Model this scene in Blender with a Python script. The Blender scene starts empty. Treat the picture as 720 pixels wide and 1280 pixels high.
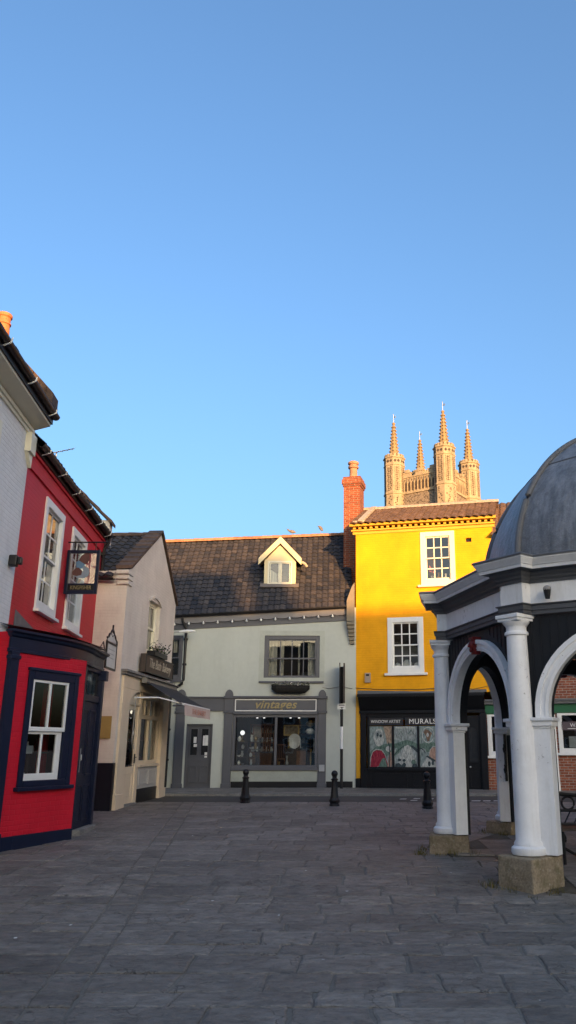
import bpy, bmesh, math, random
from mathutils import Vector, Matrix
R = random.Random(11)
SC = bpy.context.scene
COL = SC.collection
rad = math.radians

# ------------------------------------------------------------------ mesh builder
class MB:
    def __init__(s): s.v = []; s.f = []; s.t = []
    def face(s, pts, tone=0.5):
        n = len(s.v); s.v += [tuple(p) for p in pts]; s.f.append(list(range(n, n+len(pts)))); s.t.append(tone)
    def poly(s, verts, faces, tone=0.5):
        n = len(s.v); s.v += [tuple(p) for p in verts]
        for f in faces: s.f.append([n+i for i in f]); s.t.append(tone)
    def box(s, x0, x1, y0, y1, z0, z1, tone=0.5):
        x0, x1 = min(x0, x1), max(x0, x1); y0, y1 = min(y0, y1), max(y0, y1); z0, z1 = min(z0, z1), max(z0, z1)
        v = [(x0,y0,z0),(x1,y0,z0),(x1,y1,z0),(x0,y1,z0),(x0,y0,z1),(x1,y0,z1),(x1,y1,z1),(x0,y1,z1)]
        s.poly(v, [(0,3,2,1),(4,5,6,7),(0,1,5,4),(1,2,6,5),(2,3,7,6),(3,0,4,7)], tone)
    def hexa(s, v, tone=0.5):   # 8 points: bottom quad ccw, top quad ccw
        s.poly(v, [(0,3,2,1),(4,5,6,7),(0,1,5,4),(1,2,6,5),(2,3,7,6),(3,0,4,7)], tone)
    def extr(s, pts, d, tone=0.5):   # polygon extruded along d
        d = Vector(d); n = len(pts); a = [Vector(p) for p in pts]; b = [p+d for p in a]
        nn = Vector((0,0,0))
        for i in range(n): nn += a[i].cross(a[(i+1) % n])
        if nn.dot(d) > 0: a, b = b, a
        s.poly([*a, *b], [tuple(range(n)), tuple(range(2*n-1, n-1, -1))] + [(i, n+i, n+(i+1) % n, (i+1) % n) for i in range(n)], tone)
    def xz(s, pts, y0, y1, tone=0.5): s.extr([(x, y0, z) for x, z in pts], (0, y1-y0, 0), tone)
    def tube(s, pts, r, n=8, cap=True, tone=0.5):
        pts = [Vector(p) for p in pts]; rings = []
        for i, p in enumerate(pts):
            t = (pts[min(i+1, len(pts)-1)] - pts[max(i-1, 0)]).normalized()
            a = Vector((0,0,1)) if abs(t.z) < .9 else Vector((1,0,0))
            x = t.cross(a).normalized(); y = t.cross(x)
            rr = r[i] if isinstance(r, (list, tuple)) else r
            rings.append([p + x*math.cos(2*math.pi*k/n)*rr + y*math.sin(2*math.pi*k/n)*rr for k in range(n)])
        vs = [q for g in rings for q in g]; fs = []
        for i in range(len(rings)-1):
            for k in range(n):
                fs.append((i*n+k, i*n+(k+1) % n, (i+1)*n+(k+1) % n, (i+1)*n+k))
        if cap: fs += [tuple(range(n-1, -1, -1)), tuple(range((len(rings)-1)*n, len(rings)*n))]
        s.poly(vs, fs, tone)
    def lathe(s, prof, c=(0,0,0), n=24, rot=0, tone=0.5):
        vs = []; fs = []
        for r, z in prof:
            for k in range(n):
                a = 2*math.pi*k/n+rot; vs.append((c[0]+r*math.cos(a), c[1]+r*math.sin(a), c[2]+z))
        for i in range(len(prof)-1):
            for k in range(n): fs.append((i*n+k, i*n+(k+1) % n, (i+1)*n+(k+1) % n, (i+1)*n+k))
        fs += [tuple(range(n-1, -1, -1)), tuple(range((len(prof)-1)*n, len(prof)*n))]
        s.poly(vs, fs, tone)
    def ball(s, c, r, n=12, m=8, sq=(1,1,1), tone=0.5):
        vs = [(c[0], c[1], c[2]-r*sq[2])]; fs = []
        for i in range(1, m):
            th = math.pi*i/m
            for k in range(n):
                a = 2*math.pi*k/n
                vs.append((c[0]+r*sq[0]*math.sin(th)*math.cos(a), c[1]+r*sq[1]*math.sin(th)*math.sin(a), c[2]-r*sq[2]*math.cos(th)))
        vs.append((c[0], c[1], c[2]+r*sq[2]))
        for k in range(n): fs.append((0, 1+(k+1) % n, 1+k))
        for i in range(m-2):
            for k in range(n): fs.append((1+i*n+k, 1+i*n+(k+1) % n, 1+(i+1)*n+(k+1) % n, 1+(i+1)*n+k))
        t = len(vs)-1; b = 1+(m-2)*n
        for k in range(n): fs.append((b+k, b+(k+1) % n, t))
        s.poly(vs, fs, tone)
    def sweep(s, loops, tone=0.5, close=True, captop=True, capbot=True):
        n = len(loops[0]); vs = [p for l in loops for p in l]; fs = []
        for i in range(len(loops)-1):
            for k in range(n if close else n-1):
                fs.append((i*n+k, i*n+(k+1) % n, (i+1)*n+(k+1) % n, (i+1)*n+k))
        if capbot: fs.append(tuple(range(n-1, -1, -1)))
        if captop: fs.append(tuple(range((len(loops)-1)*n, len(loops)*n)))
        s.poly(vs, fs, tone)
    def build(s, name, m, parent=None, smooth=False, bevel=0, weld=False, angle=35, dz=None):
        me = bpy.data.meshes.new(name)
        me.from_pydata(s.v, [], s.f); me.update()
        at = me.attributes.new('tone', 'FLOAT', 'FACE'); at.data.foreach_set('value', s.t)
        if weld:
            bm = bmesh.new(); bm.from_mesh(me); bmesh.ops.remove_doubles(bm, verts=bm.verts, dist=.0004); bm.to_mesh(me); bm.free()
        o = bpy.data.objects.new(name, me); COL.objects.link(o)
        if m: me.materials.append(m)
        if smooth:
            for p in me.polygons: p.use_smooth = True
            try: me.set_sharp_from_angle(angle=rad(angle))
            except Exception: pass
        if bevel:
            b = o.modifiers.new('b', 'BEVEL'); b.width = bevel; b.segments = 2; b.limit_method = 'ANGLE'; b.angle_limit = rad(40)
        adopt(o, parent)
        return o

def adopt(o, parent):
    if parent is None: return
    o.parent = parent
    if parent.type == 'EMPTY':
        if parent.get('_frame') == 'local': o.location = (0, 0, -parent.location.z)
        else: o.matrix_parent_inverse = parent.matrix_basis.inverted()

def thing(name, label, cat, loc=(0,0,0), rz=0, group=None, local=False):
    o = bpy.data.objects.new(name, None); COL.objects.link(o); o.empty_display_size = .2
    o.location = loc; o.rotation_euler = (0,0,rz)
    o.matrix_basis = Matrix.Translation(loc) @ Matrix.Rotation(rz, 4, 'Z')
    o['label'] = label; o['category'] = cat
    if group: o['group'] = group
    if local: o['_frame'] = 'local'
    return o
def tag(o, label, cat, group=None):
    o['label'] = label; o['category'] = cat
    if group: o['group'] = group
    return o
def struct(o): o['kind'] = 'structure'; return o

def text(body, name, m, parent, loc, size, ext=.006, rot=(rad(90),0,0), shear=0, align='CENTER', sx=1, bold=0, space=1):
    c = bpy.data.curves.new(name, 'FONT'); c.body = body; c.size = size; c.extrude = ext; c.shear = shear
    c.align_x = align; c.align_y = 'CENTER'; c.offset = bold; c.space_character = space
    c.materials.append(m)
    t = bpy.data.objects.new(name, c); COL.objects.link(t)
    me = bpy.data.meshes.new_from_object(t.evaluated_get(bpy.context.evaluated_depsgraph_get()))
    bpy.data.objects.remove(t)
    M = Matrix.Translation(loc) @ Matrix.Rotation(rot[2], 4, 'Z') @ Matrix.Rotation(rot[1], 4, 'Y') @ Matrix.Rotation(rot[0], 4, 'X') @ Matrix.Diagonal((sx,1,1,1))
    me.transform(M)
    if not me.materials: me.materials.append(m)
    o = bpy.data.objects.new(name, me); COL.objects.link(o); adopt(o, parent)
    return o

# ------------------------------------------------------------------ materials
class N:
    def __init__(s, name):
        s.m = bpy.data.materials.new(name); s.m.use_nodes = True; s.t = s.m.node_tree
        s.t.nodes.clear(); s.out = s.n('ShaderNodeOutputMaterial')
    def n(s, typ, **kw):
        o = s.t.nodes.new(typ)
        for k, v in kw.items():
            if k.startswith('i_'): o.inputs[k[2:].replace('_', ' ')].default_value = v
            else: setattr(o, k, v)
        return o
    def l(s, a, b): s.t.links.new(a, b)
    def math(s, op, a, b=None, clamp=False):
        o = s.n('ShaderNodeMath', operation=op, use_clamp=clamp)
        for i, x in enumerate((a, b)):
            if x is None: continue
            if isinstance(x, (int, float)): o.inputs[i].default_value = x
            else: s.l(x, o.inputs[i])
        return o.outputs[0]
    def mix(s, fac, a, b, mode='MIX'):
        o = s.n('ShaderNodeMix', data_type='RGBA', blend_type=mode)
        for i, x in ((0, fac), (6, a), (7, b)):
            if isinstance(x, (int, float)): o.inputs[i].default_value = x
            elif isinstance(x, (tuple, list)): o.inputs[i].default_value = (*x[:3], 1)
            else: s.l(x, o.inputs[i])
        return o.outputs[2]
    def noise(s, vec, scale, detail=4, rough=.55):
        o = s.n('ShaderNodeTexNoise'); o.inputs['Scale'].default_value = scale; o.inputs['Detail'].default_value = detail; o.inputs['Roughness'].default_value = rough
        s.l(vec, o.inputs['Vector']); return o.outputs['Fac']
    def ramp(s, fac, stops):
        o = s.n('ShaderNodeValToRGB'); e = o.color_ramp.elements
        while len(e) < len(stops): e.new(.5)
        for i, (p, c) in enumerate(stops):
            e[i].position = p; e[i].color = (c, c, c, 1) if isinstance(c, (int, float)) else (*c[:3], 1)
        s.l(fac, o.inputs[0]); return o.outputs[0]
    def obj(s): return s.n('ShaderNodeTexCoord').outputs['Object']
    def map(s, vec, sc): 
        o = s.n('ShaderNodeMapping'); o.inputs['Scale'].default_value = sc; s.l(vec, o.inputs[0]); return o.outputs[0]
    def bump(s, h, strength=.5, dist=.01, prev=None):
        o = s.n('ShaderNodeBump'); o.inputs['Strength'].default_value = strength; o.inputs['Distance'].default_value = dist
        s.l(h, o.inputs['Height'])
        if prev is not None: s.l(prev, o.inputs['Normal'])
        return o.outputs[0]
    def bsdf(s, col, rough, nrm=None, metal=0, spec=.5, coat=0):
        b = s.n('ShaderNodeBsdfPrincipled')
        if isinstance(col, (tuple, list)): b.inputs['Base Color'].default_value = (*col[:3], 1)
        else: s.l(col, b.inputs['Base Color'])
        if isinstance(rough, (int, float)): b.inputs['Roughness'].default_value = rough
        else: s.l(rough, b.inputs['Roughness'])
        b.inputs['Metallic'].default_value = metal; b.inputs['Specular IOR Level'].default_value = spec; b.inputs['Coat Weight'].default_value = coat
        if nrm is not None: s.l(nrm, b.inputs['Normal'])
        s.l(b.outputs[0], s.out.inputs[0]); return b
    def wallvec(s):
        sp = s.n('ShaderNodeSeparateXYZ'); s.l(s.obj(), sp.inputs[0])
        cb = s.n('ShaderNodeCombineXYZ'); s.l(s.math('ADD', sp.outputs[0], sp.outputs[1]), cb.inputs[0]); s.l(sp.outputs[2], cb.inputs[1])
        return cb.outputs[0]
    def brick(s, vec, w=.225, h=.075, mortar=.007, c1=(.8,.8,.8), c2=(.5,.5,.5), cm=(0,0,0), smooth=.3, bias=0):
        o = s.n('ShaderNodeTexBrick', offset=.5)
        o.inputs['Scale'].default_value = 1; o.inputs['Brick Width'].default_value = w; o.inputs['Row Height'].default_value = h
        o.inputs['Mortar Size'].default_value = mortar; o.inputs['Mortar Smooth'].default_value = smooth; o.inputs['Bias'].default_value = bias
        o.inputs['Color1'].default_value = (*c1,1); o.inputs['Color2'].default_value = (*c2,1); o.inputs['Mortar'].default_value = (*cm,1)
        s.l(vec, o.inputs['Vector']); return o

def paint(name, col, rough=.5, var=.12, vs=2.0, bump=.15, bs=40, spec=.4, dirt=0, dirtcol=(.12,.1,.08), chips=0):
    k = N(name); v = k.obj()
    n1 = k.noise(v, vs, 5); n2 = k.noise(v, vs*9, 3)
    f = k.ramp(k.math('ADD', k.math('MULTIPLY', n1, .7), k.math('MULTIPLY', n2, .3)), [(.3, 1-var*1.6), (.7, 1+var*.6)])
    c = k.mix(1, col, f, 'MULTIPLY')
    if dirt:
        d = k.ramp(k.noise(k.map(v, (3, 3, .6)), 2.2, 6, .7), [(.52, 0), (.75, dirt)]); c = k.mix(d, c, dirtcol)
    hb = k.noise(v, bs, 4, .6)
    if chips:
        cp = k.ramp(k.math('ADD', k.math('MULTIPLY', k.noise(v, 13, 6, .75), .6), k.math('MULTIPLY', k.noise(v, 1.6, 3), .4)), [(.60, 0), (.625, chips)]); c = k.mix(cp, c, (.20,.175,.14)); hb = k.math('ADD', hb, k.math('MULTIPLY', cp, -.8))
        rn = k.ramp(k.noise(k.map(v, (26, 26, 1.1)), 1, 4, .6), [(.58, 0), (.8, .35)]); c = k.mix(rn, c, (.50,.48,.43))
    nb = k.bump(hb, bump, .004)
    rr = k.math('ADD', k.math('MULTIPLY', n2, .25), rough-.12)
    k.bsdf(c, rr, nb, spec=spec); return k.m

def painted_brick(name, col, rough=.55, depth=.6, var=.1, dirt=.25, dirtcol=(.25,.22,.18), w=.225, h=.075):
    k = N(name); v = k.wallvec(); o = k.obj()
    wob = k.n('ShaderNodeVectorMath', operation='ADD'); nn = k.n('ShaderNodeTexNoise'); nn.inputs['Scale'].default_value = 3.0; k.l(v, nn.inputs['Vector'])
    sc = k.n('ShaderNodeVectorMath', operation='SCALE'); sc.inputs['Scale'].default_value = .034; k.l(nn.outputs['Color'], sc.inputs[0])
    k.l(v, wob.inputs[0]); k.l(sc.outputs[0], wob.inputs[1])
    b = k.brick(wob.outputs[0], w, h, .009, (1,1,1), (.92,.92,.92), (.82,.82,.82), smooth=.6)
    n1 = k.noise(o, 1.1, 6, .6); n2 = k.noise(o, 22, 4)
    f = k.ramp(n1, [(.3, 1-var*1.5), (.7, 1+var*.5)])
    c = k.mix(1, col, f, 'MULTIPLY'); c = k.mix(.28, c, k.mix(1, c, b.outputs['Color'], 'MULTIPLY'))
    if dirt:
        d = k.ramp(k.noise(k.map(o, (1.8, 1.8, .7)), 1.7, 8, .72), [(.5, 0), (.8, dirt)]); c = k.mix(d, c, dirtcol)
    h1 = k.math('ADD', k.math('MULTIPLY', b.outputs['Fac'], -1.0), k.math('MULTIPLY', n2, .7))
    nb = k.bump(h1, depth, .008)
    k.bsdf(c, rough, nb, spec=.2); return k.m

def bare_brick(name, c1, c2, cm=(.32,.29,.25), dark=.3):
    k = N(name); v = k.wallvec(); o = k.obj()
    b = k.brick(v, .225, .075, .009, c1, c2, cm, smooth=.2)
    n = k.noise(o, 14, 5); n1 = k.noise(o, 1.2, 6, .65)
    c = k.mix(1, b.outputs['Color'], k.ramp(n, [(.25, .65), (.75, 1.2)]), 'MULTIPLY')
    c = k.mix(k.ramp(n1, [(.5, 0), (.75, dark)]), c, (.05,.04,.035))
    nb = k.bump(k.math('ADD', k.math('MULTIPLY', b.outputs['Fac'], -1), k.math('MULTIPLY', n, .6)), .7, .008)
    k.bsdf(c, .85, nb, spec=.25); return k.m

def tiles_mat(name, dark, light, lichen=(.42,.38,.3), la=.3):
    k = N(name); o = k.obj()
    a = k.n('ShaderNodeAttribute', attribute_name='tone')
    c = k.mix(a.outputs['Fac'], dark, light)
    n1 = k.noise(o, 9, 5, .65); c = k.mix(1, c, k.ramp(n1, [(.3, .68), (.7, 1.2)]), 'MULTIPLY')
    n2 = k.noise(o, 30, 3); n3 = k.noise(o, 1.3, 4)
    sp = k.math('MULTIPLY', k.ramp(n2, [(.62, 0), (.72, 1)]), k.ramp(n3, [(.4, 0), (.65, la)]))
    c = k.mix(sp, c, lichen)
    k.bsdf(c, .8, k.bump(k.noise(o, 60, 4), .35, .004), spec=.3); return k.m

def plain(name, col, rough=.5, metal=0, spec=.5, var=.1):
    k = N(name); o = k.obj(); f = k.ramp(k.noise(o, 12, 4), [(.3, 1-var), (.7, 1+var)])
    k.bsdf(k.mix(1, col, f, 'MULTIPLY'), rough, k.bump(k.noise(o, 70, 3), .08, .003), metal=metal, spec=spec); return k.m

def emit(name, col, st):
    k = N(name); e = k.n('ShaderNodeEmission'); e.inputs[0].default_value = (*col,1); e.inputs[1].default_value = st; k.l(e.outputs[0], k.out.inputs[0]); return k.m

def glass_mat(name, tint=(.82,.86,.86), wob=.02):
    k = N(name); o = k.obj()
    tr = k.n('ShaderNodeBsdfTransparent'); tr.inputs[0].default_value = (*tint,1)
    gl = k.n('ShaderNodeBsdfGlossy'); gl.inputs['Roughness'].default_value = .015
    nb = k.bump(k.noise(o, 2.2, 2), wob, .02); k.l(nb, gl.inputs['Normal'])
    fr = k.n('ShaderNodeFresnel'); fr.inputs[0].default_value = 1.52
    f = k.math('ADD', k.math('MULTIPLY', fr.outputs[0], 1.5), .06, True)
    mx = k.n('ShaderNodeMixShader'); k.l(f, mx.inputs[0]); k.l(tr.outputs[0], mx.inputs[1]); k.l(gl.outputs[0], mx.inputs[2]); k.l(mx.outputs[0], k.out.inputs[0]); return k.m

def paving_mat():
    k = N('paving_stone'); o = k.obj(); a = k.n('ShaderNodeAttribute', attribute_name='tone')
    c = k.mix(a.outputs['Fac'], (.172,.157,.140), (.272,.247,.218))
    n1 = k.noise(o, 1.3, 8, .72); n2 = k.noise(k.map(o, (1, 1.9, 1)), 5.5, 9, .74); n3 = k.noise(o, 60, 5, .7); n4 = k.noise(o, 14, 6, .7)
    c = k.mix(1, c, k.ramp(n1, [(.3, .75), (.7, 1.2)]), 'MULTIPLY')
    c = k.mix(1, c, k.ramp(n2, [(.3, .55), (.5, 1.0), (.72, 1.35)]), 'MULTIPLY')
    c = k.mix(k.ramp(n4, [(.56, 0), (.72, .55)]), c, (.045,.043,.041))
    c = k.mix(k.ramp(n3, [(.58, 0), (.8, .5)]), c, (.28,.265,.24))
    # riven layers: thresholded stretched noise gives small ledges
    led = k.ramp(k.noise(k.map(o, (1, 1.5, 1)), 3.1, 7, .66), [(.30, 0), (.36, .3), (.45, .33), (.50, .62), (.60, .66), (.65, 1)])
    hh = k.math('ADD', k.math('MULTIPLY', led, .9), k.math('ADD', k.math('MULTIPLY', n2, 1.1), k.math('ADD', k.math('MULTIPLY', n4, .5), k.math('MULTIPLY', n3, .22))))
    c = k.mix(1, c, k.ramp(led, [(0, .72), (.34, .95), (.5, 1.0), (.66, 1.08), (1, 1.25)]), 'MULTIPLY')  # relief shading of the ledges put into the colour: low dark, high light
    crk = k.n('ShaderNodeTexVoronoi', feature='DISTANCE_TO_EDGE'); crk.inputs['Scale'].default_value = 1.7; crk.inputs['Randomness'].default_value = 1
    wv = k.n('ShaderNodeVectorMath', operation='ADD'); wn = k.n('ShaderNodeTexNoise'); wn.inputs['Scale'].default_value = 2.3; wn.inputs['Detail'].default_value = 6; k.l(o, wn.inputs['Vector']); k.l(o, wv.inputs[0]); k.l(wn.outputs['Color'], wv.inputs[1]); k.l(wv.outputs[0], crk.inputs['Vector'])
    cl = k.math('MULTIPLY', k.ramp(crk.outputs['Distance'], [(.0, 1), (.012, 0)]), k.ramp(n1, [(.42, 0), (.56, .75)]))
    c = k.mix(cl, c, (.045,.042,.040))
    hh = k.math('ADD', hh, k.math('MULTIPLY', cl, -.6))
    gum = k.n('ShaderNodeTexVoronoi'); gum.inputs['Scale'].default_value = 2.6; k.l(o, gum.inputs['Vector'])
    c = k.mix(k.ramp(gum.outputs['Distance'], [(.055, .55), (.075, 0)]), c, (.25,.235,.215))
    st = k.ramp(k.noise(o, .55, 5, .6), [(.50, 0), (.62, .45)]); c = k.mix(st, c, k.mix(1, c, (.62,.60,.58), 'MULTIPLY'))
    nb = k.bump(hh, 1.0, .035)
    rr = k.math('ADD', k.math('MULTIPLY', n1, .3), .45)
    k.bsdf(c, rr, nb, spec=.35); return k.m

def mortar_mat():
    k = N('paving_mortar'); o = k.obj(); n = k.noise(o, 30, 5, .7); n2 = k.noise(o, 1.1, 4)
    c = k.mix(n, (.08,.073,.064), (.30,.272,.23)); c = k.mix(k.ramp(n2, [(.45, 0), (.7, .5)]), c, (.13,.125,.115))
    k.bsdf(c, .9, k.bump(n, .6, .01), spec=.2); return k.m

def asphalt_mat():
    k = N('asphalt'); o = k.obj(); n = k.noise(o, 90, 4, .7); n2 = k.noise(o, .9, 5)
    c = k.mix(1, k.mix(n, (.050,.048,.045), (.095,.091,.085)), k.ramp(n2, [(.3, .8), (.7, 1.15)]), 'MULTIPLY')
    k.bsdf(c, .85, k.bump(n, .5, .006), spec=.3); return k.m

def flint_mat():
    k = N('flint_rubble'); o = k.obj()
    v = k.n('ShaderNodeTexVoronoi'); v.inputs['Scale'].default_value = 6.5; k.l(o, v.inputs['Vector'])
    vd = k.n('ShaderNodeTexVoronoi', feature='DISTANCE_TO_EDGE'); vd.inputs['Scale'].default_value = 6.5; k.l(o, vd.inputs['Vector'])
    sp = k.n('ShaderNodeSeparateColor'); k.l(v.outputs['Color'], sp.inputs[0])
    c = k.mix(sp.outputs[0], (.05,.042,.034), (.26,.21,.15)); c = k.mix(k.ramp(vd.outputs['Distance'], [(.03, 1), (.12, 0)]), c, (.33,.27,.20))
    k.bsdf(c, .85, k.bump(vd.outputs['Distance'], .8, .05), spec=.25); return k.m

def stone_mat(name, a, b, sc=3.0, bump=.5, moss=0):
    k = N(name); o = k.obj(); n1 = k.noise(o, sc, 7, .7); n2 = k.noise(o, sc*9, 5, .6)
    c = k.mix(k.ramp(n1, [(.3, 0), (.7, 1)]), a, b); c = k.mix(1, c, k.ramp(n2, [(.3, .7), (.7, 1.2)]), 'MULTIPLY')
    if moss:
        c = k.mix(k.ramp(k.noise(o, sc*1.7, 5, .7), [(.5, 0), (.68, moss)]), c, (.10,.095,.03))
        c = k.mix(k.ramp(k.noise(o, sc*5, 4, .6), [(.62, 0), (.72, .6)]), c, (.45,.43,.38))
    k.bsdf(c, .88, k.bump(k.math('ADD', n1, k.math('MULTIPLY', n2, .5)), bump, .02), spec=.25); return k.m

def lead_mat():
    k = N('dome_lead'); o = k.obj()
    st = k.noise(k.map(o, (5, 5, .55)), 1.8, 7, .7); n1 = k.noise(o, 1.3, 5, .65); n2 = k.noise(o, 9, 5, .7)
    c = k.mix(k.ramp(st, [(.3, 0), (.72, 1)]), (.10,.108,.122), (.32,.33,.345))
    c = k.mix(k.ramp(n1, [(.45, 0), (.72, .65)]), c, (.095,.098,.104))
    c = k.mix(k.ramp(n2, [(.58, 0), (.75, .35)]), c, (.42,.42,.42))
    k.bsdf(c, k.math('ADD', k.math('MULTIPLY', st, .25), .42), k.bump(k.math('ADD', n1, k.math('MULTIPLY', n2, .5)), .8, .05), metal=.15, spec=.5); return k.m

WHITE = paint('white_paint', (.86,.86,.86), .36, .07, 3, .16, 22, dirt=.30, dirtcol=(.50,.47,.40), chips=.7)
WHITEW = paint('white_joinery', (.78,.78,.76), .35, .05, 4, .06, 40)
CREAMW = paint('cream_joinery', (.74,.61,.44), .45, .07, 3, .1, 40, dirt=.15, dirtcol=(.4,.32,.2))
CREAMWIN = paint('pale_cream_joinery', (.80,.76,.60), .42, .05, 4, .06, 40)
GREYJ = paint('slate_grey_joinery', (.092,.096,.112), .42, .08, 3, .08, 40)
GREYT = paint('mid_grey_trim', (.085,.088,.096), .5, .1, 3, .1, 40)
NAVY = paint('navy_gloss_paint', (.007,.0125,.036), .38, .12, 3, .05, 20, spec=.25)
BLACKP = paint('black_shopfront_paint', (.009,.010,.013), .4, .15, 3, .05, 20, spec=.25)
BLACKB = paint('black_board_paint', (.013,.014,.017), .5, .15, 3, .12, 25, spec=.25)
BLACKM = paint('black_metal', (.012,.012,.014), .42, .12, 4, .08, 40, spec=.35)
REDW = painted_brick('red_painted_brick', (.60,.014,.034), .5, .4, .14, .2, (.30,.012,.02))
YELW = painted_brick('yellow_painted_brick', (.86,.39,.006), .6, .4, .13, .30, (.58,.24,.012))
WHITEB = painted_brick('white_painted_brick', (.80,.79,.77), .6, .6, .08, .35, (.38,.36,.32))
CREAMB = painted_brick('cream_painted_brick', (.72,.66,.58), .6, .45, .1, .4, (.40,.30,.26))
GREENR = paint('sage_render', (.50,.53,.485), .75, .07, .9, .35, 60, spec=.25, dirt=.16, dirtcol=(.25,.26,.22))
BRICKR = bare_brick('red_brick', (.33,.11,.06), (.22,.065,.04))
BRICKO = bare_brick('orange_brick', (.36,.095,.04), (.24,.06,.03), (.30,.22,.15), .35)
PANT = tiles_mat('dark_pantile', (.022,.025,.033), (.075,.066,.064), la=.3)
PANTR = tiles_mat('brown_pantile', (.11,.070,.050), (.20,.125,.085), la=.4)
PLAINT = tiles_mat('brown_plain_tile', (.07,.050,.040), (.14,.09,.065))
RIDGE = tiles_mat('terracotta_ridge', (.32,.14,.065), (.50,.25,.13), (.5,.45,.35), .5)
TERRA = plain('terracotta', (.60,.20,.07), .75, var=.15)
LEAD = lead_mat()
LEADF = paint('lead_flashing', (.13,.135,.145), .55, .25, 6, .3, 30, spec=.4)
GLASS = glass_mat('window_glass')
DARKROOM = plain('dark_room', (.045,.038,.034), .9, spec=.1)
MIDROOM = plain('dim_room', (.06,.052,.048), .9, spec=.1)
CURTAIN = plain('pale_curtain', (.55,.53,.48), .9, spec=.1)
REDCUR = plain('red_curtain', (.22,.015,.02), .9, spec=.1)
WOOD = plain('brown_wood', (.17,.075,.035), .5, var=.25)
DARKWOOD = plain('dark_wood', (.045,.03,.022), .55, var=.25)
GOLD = plain('gold_letter', (.30,.245,.12), .4, metal=.3)
WLET = plain('white_letter', (.78,.78,.76), .5)
PTN_ = plain('old_canvas', (.20,.16,.11), .6, var=.5)
BONE = plain('bone_letter', (.40,.36,.28), .6)
REDP = paint('keystone_red', (.17,.012,.012), .5, .15, 5, .1, 30)
GREENP = paint('green_fascia_paint', (.02,.12,.055), .4, .1, 3, .06, 30)
CHINA = plain('white_china', (.72,.72,.70), .3)
BRASS = plain('old_brass', (.35,.24,.09), .4, metal=.6)
SILV = plain('dull_silver', (.45,.46,.47), .35, metal=.5)
PAVE = paving_mat(); MORT = mortar_mat(); ASPH = asphalt_mat(); FLINT = flint_mat()
STONE = stone_mat('tower_limestone', (.30,.245,.155), (.47,.385,.255), 1.5)
STONEP = stone_mat('plinth_stone', (.20,.155,.10), (.36,.29,.20), 4, .8, .5)
STONEG = stone_mat('grey_step_stone', (.16,.155,.145), (.27,.26,.24), 4)
FLINTD = stone_mat('dark_flint', (.055,.042,.032), (.12,.09,.065), 3)
LINE = plain('road_paint', (.55,.55,.53), .7, var=.3)
PAPER = plain('paper', (.70,.70,.68), .8)

# ------------------------------------------------------------------ ground height
def gz(x, y):
    t = min(max((y-8.5)/3.5, 0), 1)
    return .15*t*t*(3-2*t) + .02*max(0, min(y, 60)-12)

# ------------------------------------------------------------------ wall / window helpers (house frame: u right, y inward, z up)
def grid_wall(mb, u0, u1, z0, z1, holes, th=.22, y=0.0, reveal=True):
    us = sorted({u0, u1, *[h[0] for h in holes], *[h[1] for h in holes]}); zs = sorted({z0, z1, *[h[2] for h in holes], *[h[3] for h in holes]})
    us = [u for u in us if u0 <= u <= u1]; zs = [z for z in zs if z0 <= z <= z1]
    for i in range(len(us)-1):
        for j in range(len(zs)-1):
            cu = (us[i]+us[i+1])/2; cz = (zs[j]+zs[j+1])/2
            if any(h[0] < cu < h[1] and h[2] < cz < h[3] for h in holes): continue
            mb.face([(us[i],y,zs[j]), (us[i+1],y,zs[j]), (us[i+1],y,zs[j+1]), (us[i],y,zs[j+1])])
    if reveal:
        for a, b, c, d in holes:
            mb.face([(a,y,c),(a,y,d),(a,y+th,d),(a,y+th,c)]); mb.face([(b,y,c),(b,y+th,c),(b,y+th,d),(b,y,d)])
            mb.face([(a,y,d),(b,y,d),(b,y+th,d),(a,y+th,d)]); mb.face([(a,y,c),(a,y+th,c),(b,y+th,c),(b,y,c)])

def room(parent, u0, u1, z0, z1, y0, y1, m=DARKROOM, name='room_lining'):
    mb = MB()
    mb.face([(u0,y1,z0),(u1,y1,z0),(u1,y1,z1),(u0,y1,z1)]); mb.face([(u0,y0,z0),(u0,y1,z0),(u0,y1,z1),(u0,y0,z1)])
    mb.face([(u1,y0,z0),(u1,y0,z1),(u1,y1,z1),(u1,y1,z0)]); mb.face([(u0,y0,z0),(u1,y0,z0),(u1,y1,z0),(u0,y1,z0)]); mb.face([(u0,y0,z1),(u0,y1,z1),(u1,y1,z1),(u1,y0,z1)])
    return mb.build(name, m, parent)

def frame_ring(mb, u0, u1, z0, z1, w, y0, y1, wb=None, wt=None):
    wb = wb or w; wt = wt or w
    mb.box(u0, u0+w, y0, y1, z0, z1); mb.box(u1-w, u1, y0, y1, z0, z1)
    mb.box(u0+w, u1-w, y0, y1, z0, z0+wb); mb.box(u0+w, u1-w, y0, y1, z1-wt, z1)

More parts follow.
